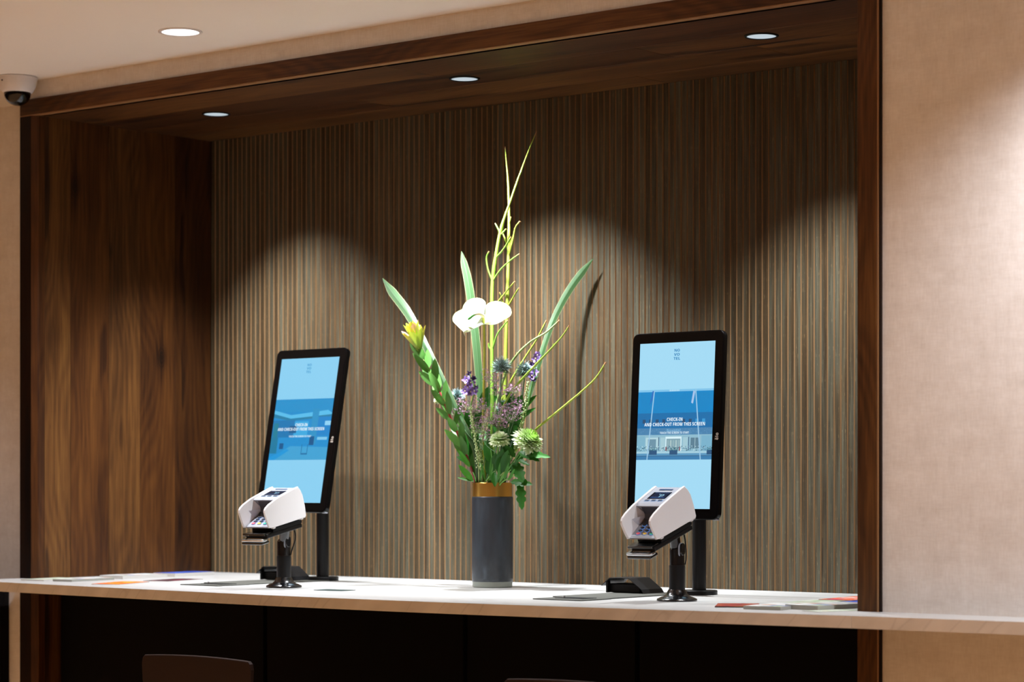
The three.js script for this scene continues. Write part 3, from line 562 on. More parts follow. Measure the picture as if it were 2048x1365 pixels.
{
  const t = thing('card', 'small dark green card lying on the counter between terminal and vase', 'card', [-0.034, Y0, 0.80]);
  const g = box(-0.053, 0.053, 0.0004, 0.0016, -0.035, 0.035, { r: 0.0005 }); g.rotateY(0.12); part('sheet', g, std({ color: 0x0c2620, roughness: 0.5 }), t);
}
function printTex(seed, cols, bg) {
  return canvasTex(128, 256, (g, w, h) => { g.fillStyle = bg; g.fillRect(0, 0, w, h); reseed(seed); for (let i = 0; i < 26; i++) { g.fillStyle = cols[Math.floor(rnd() * cols.length)]; g.fillRect(rnd() * w * 0.9, rnd() * h * 0.9, rr(8, 60), rr(5, 50)); } });
}
function leaflet(label, x, z, w, l, th, turn, y, map, o = {}) {
  const t = thing(o.name ?? 'brochure', label, 'brochure', [x, Y0 + y, z], 'brochures lying on the counter'); t.rotation.y = turn;
  part('pages', box(-w / 2, w / 2, 0.0003, th, -l / 2, l / 2), o.pages ?? M.paper, t);
  const c = new THREE.PlaneGeometry(w * 0.998, l * 0.998).rotateX(-Math.PI / 2).translate(0, th + 0.0003, 0);
  part('cover', c, std({ map, roughness: 0.35 }), t, 'printed cover');
  return t;
}
const greyPages = std({ color: 0x94948c, roughness: 0.8 }), bluePages = std({ color: 0x243a86, roughness: 0.6 }), darkPages = std({ color: 0x1a1718, roughness: 0.6 });
const prRed = printTex(3, ['#8a2418', '#a84a24', '#5d1a30', '#a8642c', '#701a24'], '#8a3020'), prOrange = printTex(4, ['#e0661a', '#f08a22', '#c8481a', '#e8a03a'], '#e2721e'), prMix = printTex(5, ['#d8532a', '#c02a5a', '#f0f0ec', '#3a2a2a', '#e88a9a'], '#d4603a'), prBlue = printTex(6, ['#2f4fa8', '#22398a', '#4a68c0'], '#2a459c'), prWhite = printTex(7, ['#d4d4d2', '#b4b8ba', '#a4a8a6', '#7a9260', '#8a94a8', '#b08a7a'], '#c6c5c2'), prGreen = printTex(8, ['#7ab84a', '#a8d08a', '#f0f0e6', '#5a9a3a'], '#cfe0c0'), prPale = printTex(12, ['#a6b49c', '#c4c8bc', '#7a9a66', '#b8a08c', '#b4bcac'], '#bcc2b4'), prDark = printTex(9, ['#5a1a2a', '#2a1420', '#8a2a3a', '#401828'], '#3a1622');
// right-hand pile
leaflet('red and orange brochure lying alone beside the right card terminal stand', 1.412, 0.795, 0.11, 0.16, 0.003, 0.55, 0, prRed, { pages: darkPages });
leaflet('white brochures with folded edges at the bottom of the right pile', 1.555, 0.815, 0.105, 0.20, 0.009, 0.12, 0, prWhite, { pages: greyPages });
leaflet('thick grey-edged brochure stack with white cover in the right pile', 1.655, 0.745, 0.105, 0.21, 0.012, -0.10, 0, prWhite, { pages: greyPages });
leaflet('pale green leaflet half behind the right oak post', 1.735, 0.84, 0.07, 0.15, 0.0012, -0.35, 0, prPale);
leaflet('blue covered brochure behind the white stack of the right pile', 1.640, 0.535, 0.10, 0.19, 0.0085, 0.04, 0, prBlue, { pages: bluePages });
leaflet('brochure with a multicoloured picture cover at the back of the right pile', 1.525, 0.40, 0.10, 0.21, 0.009, 0.06, 0, prMix);
leaflet('green and white brochure between the white ones of the right pile', 1.525, 0.61, 0.10, 0.18, 0.008, 0.05, 0, prPale);
// left-hand pile
leaflet('long orange and red folded leaflet on the counter before the left oak planks', -0.905, 0.875, 0.10, 0.21, 0.002, 0.38, 0, prOrange);
leaflet('dark crimson leaflet lying behind the orange one', -0.955, 0.60, 0.10, 0.20, 0.0016, 0.22, 0, prDark);
leaflet('green edged leaflets beside the left oak post', -1.30, 0.83, 0.10, 0.18, 0.004, 0.15, 0, prPale);
leaflet('grey edged brochure in the left pile', -1.17, 0.80, 0.085, 0.20, 0.007, 0.1, 0, prWhite, { pages: greyPages });
leaflet('white brochure stack with a blue strip in the left pile', -1.21, 0.545, 0.11, 0.21, 0.011, 0.05, 0, prWhite);
leaflet('blue covered brochure at the back of the left pile', -1.215, 0.31, 0.10, 0.20, 0.012, 0.08, 0, prBlue);

// ---------------------------------------------------------------- vase and flowers
const VX = 0.192, VZ = 0.331, VH = 0.3235;
{
  const t = thing('vase', 'tall cylindrical smoked glass vase with a brass collar', 'vase', [VX, Y0, VZ]);
  part('glass_foot', hardLathe([[0, 0.0003], [0.0595, 0.0003], [0.0615, 0.003], [0.0622, 0.018], [0.058, 0.018], [0, 0.016]], 56), M.glassBase, t, 'clear greenish glass bottom');
  part('body', lathe([[0.0622, 0.0182], [0.0638, 0.03], [0.064, 0.1], [0.064, 0.27], [0.0635, 0.2785], [0.0618, 0.2805], [0.058, 0.2805], [0.058, 0.0182]], 56), M.vase, t, 'frosted blue-grey glass');
  part('brass_collar', hardLathe([[0.0583, 0.2806], [0.0618, 0.2806], [0.0618, VH - 0.001], [0.061, VH], [0.0588, VH], [0.0583, VH - 0.001], [0.0583, 0.2806]], 64), M.brass, t, 'polished brass band');
}
const inVase = (dx, dz, y = 0.06) => V(VX + dx, Y0 + y, VZ + dz), mouth = (dx, dz) => V(VX + dx, Y0 + VH - 0.02, VZ + dz);
const G = { twig: [0.17, 0.38, 0.04], twigY: [0.29, 0.38, 0.04], tip: [0.42, 0.22, 0.10], strap: [0.042, 0.10, 0.034], cream: [0.24, 0.25, 0.13], dark: [0.015, 0.065, 0.018], mid: [0.022, 0.13, 0.012], fresh: [0.05, 0.22, 0.02], light: [0.12, 0.32, 0.06], pale: [0.40, 0.52, 0.22], red: [0.24, 0.02, 0.02], white: [0.47, 0.49, 0.43], purple: [0.10, 0.04, 0.26], violet: [0.28, 0.17, 0.50], pink: [0.58, 0.32, 0.55], blue: [0.38, 0.50, 0.54], teal: [0.11, 0.22, 0.17] };
const lerpC = (a, b) => (t) => a.map((k, i) => mix(k, b[i], t));
const path = (list) => list.map(([x, y, z]) => at(x, y, z));

function twig(label, main, sides, r0, r1, c0, c1, dx, dz) {
  const p = path(main), t = thing('twig', label, 'twig', [VX, Y0, VZ], 'bare twigs in the vase'), o = V(-VX, -Y0, -VZ);
  const all = [inVase(dx * 0.3, dz * 0.3), mouth(dx, dz), ...p].map((q) => q.clone().add(o));
  part('stem', new MB().tube(all, (s) => mix(r0, r1, Math.pow(sstep(0.45, 1, s), 1.1)) * (1 + 0.14 * Math.exp(-Math.pow(((s * 7) % 1) - 0.5, 2) * 120)), (s) => (s > 0.965 ? G.tip : c0.map((k, i) => mix(k, c1[i], s))), 8, 56).build(), M.plant, t);
  for (const s of sides) { const q = path(s).map((v) => v.add(o)); part('side_shoot', new MB().tube(q, [r0 * 0.52, r0 * 0.36], (u) => (u > 0.9 ? G.tip : c0), 7, 8).build(), M.plant, t); }
}
twig('tallest green twig with short forked side shoots', [[984, 880, 0.35], [984, 780, 0.34], [984, 680, 0.325], [985, 565, 0.305], [993, 505, 0.295], [1003, 455, 0.285], [1019, 408, 0.275], [1041, 345, 0.262], [1059, 297, 0.252], [1073, 263, 0.245]],
  [[[985, 563, 0.305], [976, 540, 0.31], [973, 515, 0.312], [978, 503, 0.312]], [[986, 562, 0.305], [1000, 541, 0.30], [1020, 522, 0.30], [1039, 508, 0.30]], [[993, 515, 0.297], [1006, 500, 0.30], [1022, 474, 0.305]], [[1000, 468, 0.287], [996, 458, 0.29], [990, 447, 0.292]], [[1001, 470, 0.287], [1008, 463, 0.285], [1012, 458, 0.284]], [[984, 702, 0.328], [978, 695, 0.332], [977, 686, 0.333]], [[985, 700, 0.328], [995, 668, 0.325], [1006, 653, 0.32], [1016, 641, 0.315]], [[1040, 348, 0.263], [1043, 342, 0.262]]],
  0.0056, 0.0013, G.twig, G.twigY, -0.005, 0.01);
twig('tall yellow-green twig behind the green one', [[1008, 880, 0.31], [1010, 780, 0.30], [1012, 680, 0.285], [1015, 590, 0.27], [1017, 510, 0.258], [1018, 430, 0.247], [1016, 365, 0.24], [1012, 318, 0.235], [1010, 293, 0.233]],
  [[[1017, 515, 0.258], [1027, 475, 0.262], [1031, 455, 0.264], [1040, 443, 0.265]], [[1017, 505, 0.258], [1023, 480, 0.25], [1033, 452, 0.246]], [[1016, 500, 0.258], [1010, 478, 0.264], [1004, 465, 0.268]], [[1014, 625, 0.275], [1006, 605, 0.28], [999, 585, 0.283]], [[1015, 615, 0.273], [1028, 592, 0.27], [1038, 576, 0.268]], [[996, 604, 0.288], [1012, 584, 0.28], [1030, 563, 0.275]], [[1018, 448, 0.25], [1022, 434, 0.25]]],
  0.0056, 0.0012, G.twigY, G.twigY, 0.012, -0.012);
twig('pale green twig leaning right and crossing the right strap leaf', [[990, 830, 0.34], [1012, 746, 0.33], [1031, 714, 0.325], [1060, 685, 0.32], [1094, 664, 0.31], [1119, 641, 0.30]], [[[1031, 714, 0.325], [1034, 705, 0.326]]], 0.0038, 0.0025, [0.28, 0.42, 0.14], [0.32, 0.42, 0.16], 0.012, 0.016);
twig('thin yellow twig between the two right thistles', [[995, 830, 0.29], [1017, 772, 0.28], [1048, 719, 0.262], [1073, 680, 0.25], [1093, 641, 0.24]], [], 0.0034, 0.0022, G.twigY, G.twigY, 0.015, -0.02);
twig('yellow-green twig leaning right with a red tip above the violet spike', [[992, 880, 0.37], [1007, 814, 0.375], [1033, 772, 0.378], [1070, 732, 0.38], [1106, 694, 0.38], [1126, 671, 0.38], [1139, 651, 0.38]], [[[1105, 696, 0.38], [1107, 687, 0.381]]], 0.0038, 0.002, G.twig, G.twigY, 0.016, 0.022);
twig('long bare twig reaching far right past the green chrysanthemum', [[1032, 902, 0.36], [1067, 864, 0.355], [1115, 824, 0.34], [1163, 784, 0.33], [1192, 756, 0.325], [1212, 725, 0.32]], [], 0.0036, 0.0024, G.twigY, G.twigY, 0.03, 0.012);

function strap(label, main, widths, face, dx, dz) {
  const t = thing('strap_leaf', label, 'leaf', [VX, Y0, VZ], 'variegated strap leaves in the vase'), o = V(-VX, -Y0, -VZ);
  const pts = [mouth(dx, dz), ...path(main)].map((q) => q.add(o)), c = new THREE.CatmullRomCurve3(pts), b = new MB(), N = 30;
  const f = V(...face).normalize();
  b.grid(10, N, (u, v) => { const p = c.getPoint(v), T = c.getTangent(v), s = T.clone().cross(f).normalize(), n = s.clone().cross(T), x = (u - 0.5) * 2; const w = 0.84 * ramp(widths.map((k) => [k]), v)[0] / 2; return p.addScaledVector(s, x * w).addScaledVector(n, -0.28 * Math.abs(x) * w); },
    (u, v) => { const e = Math.abs(u - 0.5) * 2; return G.strap.map((k, i) => mix(k * (1 + 0.18 * Math.sin(u * 40)), G.cream[i], e > 0.8 ? 1 : 0)); });
  part('blade', b.build(), M.leaf, t, 'green blade with cream margins');
}
strap('long strap leaf with cream margins leaning left over the leucadendron', [[950, 900, 0.40], [918, 832, 0.41], [885, 760, 0.415], [850, 690, 0.41], [815, 625, 0.40], [785, 585, 0.395], [765, 557, 0.39]], [0.014, 0.02, 0.022, 0.022, 0.024, 0.030, 0.036, 0.034, 0.002], [0.62, 0.1, 0.78], -0.035, 0.025);
strap('upright strap leaf with cream margins behind the white anthurium', [[965, 880, 0.32], [960, 780, 0.305], [953, 690, 0.29], [945, 620, 0.275], [936, 560, 0.265], [928, 525, 0.26], [923, 503, 0.256]], [0.02, 0.024, 0.028, 0.032, 0.034, 0.032, 0.026, 0.002], [0.75, 0.0, 0.66], -0.02, -0.02);
strap('strap leaf with cream margins leaning right, its shadow on the slats', [[1018, 900, 0.29], [1045, 830, 0.235], [1072, 745, 0.18], [1092, 680, 0.14], [1112, 628, 0.10], [1140, 577, 0.065], [1165, 543, 0.045], [1187, 517, 0.034]], [0.018, 0.020, 0.022, 0.022, 0.022, 0.026, 0.030, 0.030, 0.002], [0.5, 0.3, 0.8], 0.02, -0.025);

{ // anthurium: heart-shaped spathe, curved spadix, stem
  const K = at(967, 634, 0.445), t = thing('anthurium', 'white heart-shaped anthurium flower above the bouquet', 'flower', [VX, Y0, VZ]), o = V(-VX, -Y0, -VZ);
  const n = FWD.clone().negate(), be = 0.62, down = n.clone().multiplyScalar(Math.cos(be)).addScaledVector(UP, -Math.sin(be)), nor = n.clone().multiplyScalar(Math.sin(be)).addScaledVector(UP, Math.cos(be));
  const ang = 0.86, tipd = down.clone().multiplyScalar(Math.cos(ang)).addScaledVector(RIGHT, -Math.sin(ang)), acr = down.clone().multiplyScalar(Math.sin(ang)).addScaledVector(RIGHT, Math.cos(ang));
  const rim = [[968, 626], [971, 612], [980, 605], [992, 602.5], [1005, 605], [1016, 611], [1022, 619], [1022.5, 629], [1015, 636], [1000, 640.5], [985, 642.5], [970, 646.5], [955, 653.5], [940, 661], [930, 665], [923, 660], [914, 651.5], [906, 643], [905.5, 635], [910, 627], [918, 621.5], [924, 619], [927, 611], [934, 602.5], [944, 597.5], [956, 596], [966, 599.5], [971.5, 606], [970.5, 615]];
  const flat = (px, py) => { const d = ray(px, py); return EYE.clone().addScaledVector(d, K.clone().sub(EYE).dot(nor) / d.dot(nor)); };
  const loop = new THREE.CatmullRomCurve3(rim.map(([x, y]) => flat(x, y).add(o)), true), cen = flat(964, 632).add(o);
  const b = new MB();
  b.grid(72, 12, (u, v) => loop.getPoint(u).sub(cen).multiplyScalar(v).add(cen).addScaledVector(nor, -0.026 * Math.sin(Math.PI * Math.pow(v, 0.8)) * (0.25 + 0.75 * Math.abs(Math.sin(u * Math.PI * 2.0))) + 0.004 * Math.sin(u * 2 * Math.PI * 6) * v * v * (1 - v) * 3),
  (u, v) => { const vein = Math.pow(Math.abs(Math.sin(u * Math.PI * 7)), 22) * sstep(0.2, 0.5, v) * (1 - sstep(0.8, 0.95, v)) + sstep(0.94, 1, v) * 0.8; return G.white.map((k, i) => mix(k, [0.45, 0.56, 0.12][i], 0.95 * vein + 0.4 * (1 - sstep(0.0, 0.22, v)))); }, true);
  part('spathe', b.build(), M.petal, t, 'white heart-shaped spathe with green veins');
  const tp = flat(929, 664).add(o);
  part('tip', new MB().tube([tp.clone().addScaledVector(tipd, -0.016), tp, tp.clone().add(V(0, -0.014, 0)).addScaledVector(RIGHT, 0.003)], (s) => 0.006 * (1 - s) + 0.0008, [0.72, 0.74, 0.55], 8, 8).build(), M.petal, t);
  const k0 = K.clone().add(o).addScaledVector(nor, 0.002);
  part('spadix', new MB().tube([k0, k0.clone().addScaledVector(nor, 0.016).addScaledVector(tipd, 0.018), k0.clone().addScaledVector(nor, 0.020).addScaledVector(tipd, 0.040), k0.clone().addScaledVector(nor, 0.012).addScaledVector(tipd, 0.062)], (s) => (s > 0.96 ? 0.001 : mix(0.0058, 0.0042, s)), (s) => [0.78, 0.68, 0.42].map((k, i) => mix(k, [0.05, 0.26, 0.03][i], sstep(0.5, 0.7, s))), 9, 16).build(), M.plant, t, 'cream spadix with a green end');
  part('stem', new MB().tube([inVase(-0.01, 0.01), mouth(-0.01, 0.02), at(966, 880, 0.375), at(968, 760, 0.40), at(969, 690, 0.43), K.clone().addScaledVector(nor, -0.003)].map((q) => q.clone().add(o)), [0.0040, 0.0036], [0.40, 0.44, 0.05], 8, 24).build(), M.plant, t);
}
{ // leucadendron with leafy red stem
  const t = thing('leucadendron', 'yellow and pink leucadendron bloom on a leafy red stem leaning left', 'flower', [VX, Y0, VZ]), o = V(-VX, -Y0, -VZ);
  const pts = [inVase(-0.01, 0.0), mouth(-0.048, 0.015), ...path([[936, 920, 0.39], [922, 883, 0.41], [901, 836, 0.43], [885.5, 798, 0.44], [871, 767, 0.445], [851, 730, 0.45], [841, 707, 0.45]])].map((q) => q.clone().add(o));
  part('stem', new MB().tube(pts, [0.0042, 0.0032], (s) => (s < 0.75 ? G.red : [0.22, 0.20, 0.06]), 8, 30).build(), M.plant, t, 'red stem');
  const c = new THREE.CatmullRomCurve3(pts.slice(1)); reseed(21);
  const nCam = FWD.clone().negate();
  for (let i = 0; i < 26; i++) {
    const s = 0.10 + 0.86 * i / 25, p = c.getPoint(s), T = c.getTangent(s), a = i * 2.4 + rr(-0.3, 0.3);
    const sx = RIGHT.clone(), sy = T.clone().cross(sx).normalize(), outw = sx.multiplyScalar(Math.cos(a)).addScaledVector(sy, Math.sin(a));
    const dir = T.clone().multiplyScalar(0.9).addScaledVector(outw, rr(0.32, 0.7)).normalize(), face = nCam.clone().multiplyScalar(0.8).addScaledVector(outw, 0.5).addScaledVector(UP, 0.3);
    const k = rr(0.75, 1.5), col = [0.075 * k, 0.20 * k, 0.04 * k];
    part('leaf', new MB().leaf(p, dir, face, rr(0.066, 0.086) * (s > 0.85 ? 0.8 : 1), rr(0.020, 0.026), { c0: col, c1: col.map((q) => q * 1.25), bend: rr(-0.15, 0.25), tip: 0.85, pow: 0.7, nv: 8 }).build(), M.leaf, t);
  }
  const P = c.getPoint(1), T = V(0, 0, 0).addScaledVector(UP, 0.93).addScaledVector(RIGHT, -0.28).addScaledVector(nCam, 0.22).normalize(); reseed(31);
  for (let ring = 0; ring < 3; ring++) for (let i = 0; i < 7; i++) {
    const a = (i + ring * 0.5) / 7 * 2 * Math.PI, sx = T.clone().cross(nCam).normalize(), sy = sx.clone().cross(T), outw = sx.multiplyScalar(Math.cos(a)).addScaledVector(sy, Math.sin(a)), open = [0.62, 0.36, 0.16][ring];
    const dir = T.clone().addScaledVector(outw, open).normalize();
    const c1 = (i + 3 * ring) % 5 === 4 ? [0.80, 0.42, 0.30] : (i + ring) % 3 === 0 ? [0.74, 0.62, 0.06] : [0.50, 0.60, 0.05];
    part('petal', new MB().leaf(P.clone().addScaledVector(T, 0.002 + ring * 0.006), dir, T.clone().multiplyScalar(0.5).addScaledVector(outw, -1), [0.092, 0.100, 0.092][ring], 0.028, { c0: [0.26, 0.44, 0.04], c1, bend: -0.12, fold: 0.45, tip: 1.0, pow: 0.5, nv: 8 }).build(), M.petal, t);
  }
}
function thistle(label, px, py, z, R, dx, dz, s) {
  const t = thing('thistle', label, 'flower', [VX, Y0, VZ], 'blue thistles in the vase'), o = V(-VX, -Y0, -VZ), c = at(px, py, z).add(o); reseed(s);
  const b = new MB(); b.ball(c, R * 0.5, R * 0.6, R * 0.5, G.blue.map((k) => k * 0.25), 9, 7);
  for (let i = 0; i < 210; i++) { const y = 1 - 1.65 * (i + 0.5) / 210, a = i * 2.39996, q = Math.sqrt(1 - y * y), d = V(q * Math.cos(a), y, q * Math.sin(a)), L = R * rr(0.72, 1.2), k = rr(0.35, 1.7); b.tube([c.clone().addScaledVector(d, R * 0.45), c.clone().addScaledVector(d, L)], [0.0016, 0.0005], lerpC(G.teal.map((m) => m * 0.7), G.blue.map((m) => m * k)), 3, 1); }
  const head = part('spiky_head', b.build(), M.plant, t, 'spiky blue-grey head'); head.userData.kind = 'stuff';
  for (let i = 0; i < 11; i++) { const a = i / 11 * 2 * Math.PI + rr(-0.2, 0.2), d = V(Math.cos(a), rr(-0.3, 0.45), Math.sin(a)); part('bract', new MB().leaf(c.clone().add(V(0, -R * 0.55, 0)), d, V(0, 1, 0.2), R * rr(1.1, 1.6), R * 0.28, { c0: G.teal, c1: [0.07, 0.20, 0.10], bend: rr(-0.4, 0.2), lobes: 4, nv: 8 }).build(), M.leaf, t); }
  part('stem', new MB().tube([inVase(dx * 0.4, dz * 0.4).add(o), mouth(dx, dz).add(o), c.clone().add(V(0, -R - 0.06, 0)).lerp(mouth(dx, dz).add(o), 0.25), c.clone().add(V(0, -R * 0.5, 0))], [0.0026, 0.0022], G.teal, 7, 18).build(), M.plant, t);
}
thistle('blue-grey thistle head beside the tall green twig', 1003, 734, 0.36, 0.030, 0.005, 0.02, 41);
thistle('blue-grey thistle head next to the right violet spike', 1050, 742, 0.34, 0.031, 0.025, 0.01, 42);
thistle('small thistle head behind the left violet spike', 915, 792, 0.35, 0.023, -0.03, 0.0, 43);
thistle('small thistle head low behind the pink sprays', 1008, 815, 0.33, 0.022, 0.01, -0.01, 44);

function violet(label, list, z, below, dx, dz, s) {
  const t = thing('violet_spike', label, 'flower', [VX, Y0, VZ], 'violet flower spikes in the vase'), o = V(-VX, -Y0, -VZ); reseed(s);
  const spine = [inVase(dx * 0.4, dz * 0.4), mouth(dx, dz), ...below.map(([x, y]) => at(x, y, z)), at(list[list.length - 1][0], list[list.length - 1][1], z), at(list[0][0], list[0][1], z)].map((q) => q.add(o));
  part('stem', new MB().tube(spine, [0.0024, 0.0016], G.light, 7, 24).build(), M.plant, t);
  for (const [x, y, k] of list) {
    const c = at(x, y, z + rr(-0.008, 0.012)).add(o), b = new MB(), f = FWD.clone().negate().addScaledVector(RIGHT, rr(-0.6, 0.6)).addScaledVector(UP, rr(-0.2, 0.5)).normalize();
    const e1 = f.clone().cross(UP).normalize(), e2 = e1.clone().cross(f), dark = k > 1;
    for (let i = 0; i < 6; i++) { const a = i / 6 * 2 * Math.PI + rr(-0.2, 0.2), d = e1.clone().multiplyScalar(Math.cos(a)).addScaledVector(e2, Math.sin(a)).addScaledVector(f, dark ? 1.6 : 0.45).normalize(), m = rr(0.75, 1.3); b.leaf(c.clone().addScaledVector(f, -0.004), d, f, dark ? 0.018 : rr(0.014, 0.018), dark ? 0.006 : 0.010, { c0: G.purple.map((q) => q * m * (dark ? 0.35 : 1)), c1: (dark ? G.purple.map((q) => q * 0.5) : G.violet.map((q) => q * m)), bend: rr(0, 0.5), nv: 5, nu: 3 }); }
    b.ball(c, 0.0028, 0.0028, 0.0028, dark ? G.purple : [0.6, 0.5, 0.3], 6, 4);
    part('floret', b.build(), M.petal, t);
  }
}
violet('violet flower spike left of the pink sprays', [[940, 749, 2], [948, 757, 2], [933, 761, 1], [942, 766, 1], [936, 775, 1], [954, 777, 2], [930, 783, 1], [941, 784, 1], [949, 783, 1]], 0.40, [[945, 880], [942, 810]], -0.02, 0.03, 51);
violet('violet flower spike right, between thistle and strap leaf', [[1075, 711, 1], [1071, 718, 1], [1065, 730, 2], [1069, 745, 1], [1064, 752, 1], [1066, 760, 2]], 0.365, [[1030, 900], [1056, 810]], 0.03, 0.02, 52);

function spray(label, heads, z, dx, dz, s) {  // statice: wiry stems with a haze of tiny flowers
  const t = thing('statice_spray', label, 'flower', [VX, Y0, VZ], 'pink statice sprays in the vase'), o = V(-VX, -Y0, -VZ); reseed(s);
  const stem = new MB(), fl = new MB(), fork = at(heads[0][0] * 0.35 + 985 * 0.65, 905, z).add(o);
  stem.tube([inVase(dx * 0.4, dz * 0.4).add(o), mouth(dx, dz).add(o), fork], [0.0018, 0.0014], [0.10, 0.22, 0.10], 6, 10);
  for (const [x, y, rx, ry, n] of heads) {
    const hub = at(x, y + ry * 1.1, z).add(o); stem.tube([fork, fork.clone().lerp(hub, 0.5).add(V(rr(-0.01, 0.01), 0, rr(-0.01, 0.01))), hub], [0.0012, 0.0009], [0.10, 0.22, 0.10], 5, 8);
    for (let i = 0; i < n * 1.7; i++) {
      const c = at(x + rr(-rx, rx) * 1.08, y + rr(-ry, ry) * 1.08, z + rr(-0.025, 0.03)).add(o), m = rr(0.75, 1.35); if (i % 3 === 0) stem.tube([hub, hub.clone().lerp(c, 0.5).add(V(0, -0.004, 0)), c], [0.0007, 0.0004], [0.20, 0.26, 0.14], 4, 4);
      for (let k = 0; k < 3; k++) { const d = V(rr(-1, 1), rr(0.1, 1.2), rr(-1, 1)).normalize(); fl.leaf(c, d, V(rr(-1, 1), rr(-1, 1), rr(-1, 1)).normalize(), rr(0.005, 0.0095), 0.0019, { c0: [0.30, 0.16, 0.22], c1: G.pink.map((q) => q * m), nu: 2, nv: 3 }); }
    }
  }
  part('wiry_stems', stem.build(), M.plant, t).userData.kind = 'stuff'; part('tiny_flowers', fl.build(), M.petal, t, 'haze of tiny pink flowers').userData.kind = 'stuff';
}
spray('pink statice spray on the left below the violet spike', [[945, 812, 26, 14, 70], [912, 822, 14, 7, 22], [958, 850, 18, 16, 36], [978, 752, 14, 16, 20]], 0.405, -0.015, 0.035, 61);
spray('pink statice spray in the middle of the bouquet', [[1002, 782, 20, 9, 34], [992, 757, 12, 10, 18], [985, 830, 24, 18, 76], [968, 870, 14, 12, 16]], 0.41, 0.0, 0.038, 62);
spray('pink statice spray on the right above the green chrysanthemum', [[1028, 778, 12, 8, 26], [1020, 826, 22, 16, 66], [1032, 808, 12, 14, 24], [1000, 845, 18, 12, 30]], 0.40, 0.015, 0.034, 63);

function mum(label, px, py, z, R, axis, white, dx, dz, s, rings = 8) {
  const t = thing('chrysanthemum', label, 'flower', [VX, Y0, VZ], 'chrysanthemums in the vase'), o = V(-VX, -Y0, -VZ), c = at(px, py, z).add(o), A = axis.clone().normalize(); reseed(s);
  const e1 = A.clone().cross(V(0.3, 0.2, 0.9)).normalize(), e2 = A.clone().cross(e1); let n = 0;
  const b = new MB();
  for (let r = 0; r < rings; r++) {
    const th = mix(0.12, 1.95, r / (rings - 1)), m = Math.max(5, Math.round(4 + 22 * Math.sin(Math.min(th, 1.57))));
    for (let i = 0; i < m; i++) {
      const a = (i + (r % 2) * 0.5 + rr(-0.15, 0.15)) / m * 2 * Math.PI, ot = e1.clone().multiplyScalar(Math.cos(a)).addScaledVector(e2, Math.sin(a)), d = A.clone().multiplyScalar(Math.cos(th)).addScaledVector(ot, Math.sin(th)).normalize(), f = A.clone().multiplyScalar(Math.sin(th)).addScaledVector(ot, -Math.cos(th));
      const g = white ? 0 : clamp(1.25 - th * 0.85, 0, 1), k = rr(0.82, 1.05);
      b.leaf(c.clone().addScaledVector(d, R * 0.18), d, f, R * mix(0.55, 0.92, r / rings) * rr(0.85, 1.1), R * 0.27, { c0: [0.40, 0.62, 0.14], c1: [mix(0.88, 0.48, g) * k, mix(0.92, 0.78, g) * k, mix(0.74, 0.12, g) * k], bend: rr(-0.2, 0.25), fold: 0.5, nu: 2, nv: 5, pow: 0.6, tip: 1.5, base: 0.3 }); n++;
    }
  }
  part('petals', b.build(), M.petal, t, white ? 'white petals' : 'green-white petals').userData.kind = 'stuff';
  part('calyx', new MB().ball(c.clone().addScaledVector(A, -R * 0.12), R * 0.34, R * 0.3, R * 0.34, G.light, 9, 6).build(), M.plant, t);
  part('stem', new MB().tube([inVase(dx * 0.4, dz * 0.4).add(o), mouth(dx, dz).add(o), c.clone().addScaledVector(A, -R * 1.2).lerp(mouth(dx, dz).add(o), 0.3), c.clone().addScaledVector(A, -R * 0.25)], [0.003, 0.0026], G.light, 8, 18).build(), M.plant, t);
}
const nearer = FWD.clone().negate();
mum('large green-white chrysanthemum at the right of the bouquet', 1056, 884, 0.395, 0.052, V(0, 0.75, 0).addScaledVector(RIGHT, 0.62).addScaledVector(nearer, 0.35), false, 0.035, 0.02, 71, 9);
mum('small white chrysanthemum low in the middle of the bouquet', 999, 880, 0.42, 0.035, V(0, 1, 0).addScaledVector(nearer, 0.3), true, 0.008, 0.036, 72, 6);
mum('little white chrysanthemum behind the leucadendron stem', 876, 800, 0.36, 0.017, V(0, 0.4, 0).addScaledVector(RIGHT, -0.8).addScaledVector(nearer, 0.4), true, -0.04, 0.0, 73, 5);
mum('second little white chrysanthemum, left of the strap leaf', 901, 797, 0.35, 0.020, V(0, 1, 0).addScaledVector(nearer, 0.4), true, -0.034, -0.01, 74, 5);

function budSpike(label, main, z, dx, dz, s) {
  const t = thing('bud_spike', label, 'flower', [VX, Y0, VZ], 'pale green bud spikes in the vase'), o = V(-VX, -Y0, -VZ); reseed(s);
  const pts = [inVase(dx * 0.4, dz * 0.4), mouth(dx, dz), ...main.map(([x, y]) => at(x, y, z))].map((q) => q.add(o)), c = new THREE.CatmullRomCurve3(pts);
  part('stem', new MB().tube(pts, [0.0022, 0.0012], [0.30, 0.40, 0.14], 6, 20).build(), M.plant, t);
  const b = new MB();
  for (let i = 0; i < 95; i++) { const u = 0.36 + 0.64 * i / 94, p = c.getPoint(u), a = i * 2.4, r = mix(0.014, 0.006, u), d = V(Math.cos(a), 0.5, Math.sin(a)).normalize(); if (rnd() < 0.35) b.leaf(p, d, UP, rr(0.008, 0.014), 0.0045, { c0: [0.30, 0.46, 0.16], nu: 2, nv: 4 }); b.ball(p.clone().addScaledVector(d, r * rr(0.15, 1.1)), 0.0021, 0.0026, 0.0021, lerpC(G.pale, [0.60, 0.72, 0.40]), 6, 4); }
  part('buds', b.build(), M.plant, t, 'tiny pale green buds').userData.kind = 'stuff';
}
budSpike('pale green bud spike in front at the left of the vase mouth', [[957, 930], [952, 890], [946, 850], [940, 815]], 0.415, -0.02, 0.04, 81);
budSpike('second pale green bud spike beside the strap leaf', [[962, 935], [962, 895], [968, 862], [975, 838]], 0.40, -0.012, 0.03, 82);
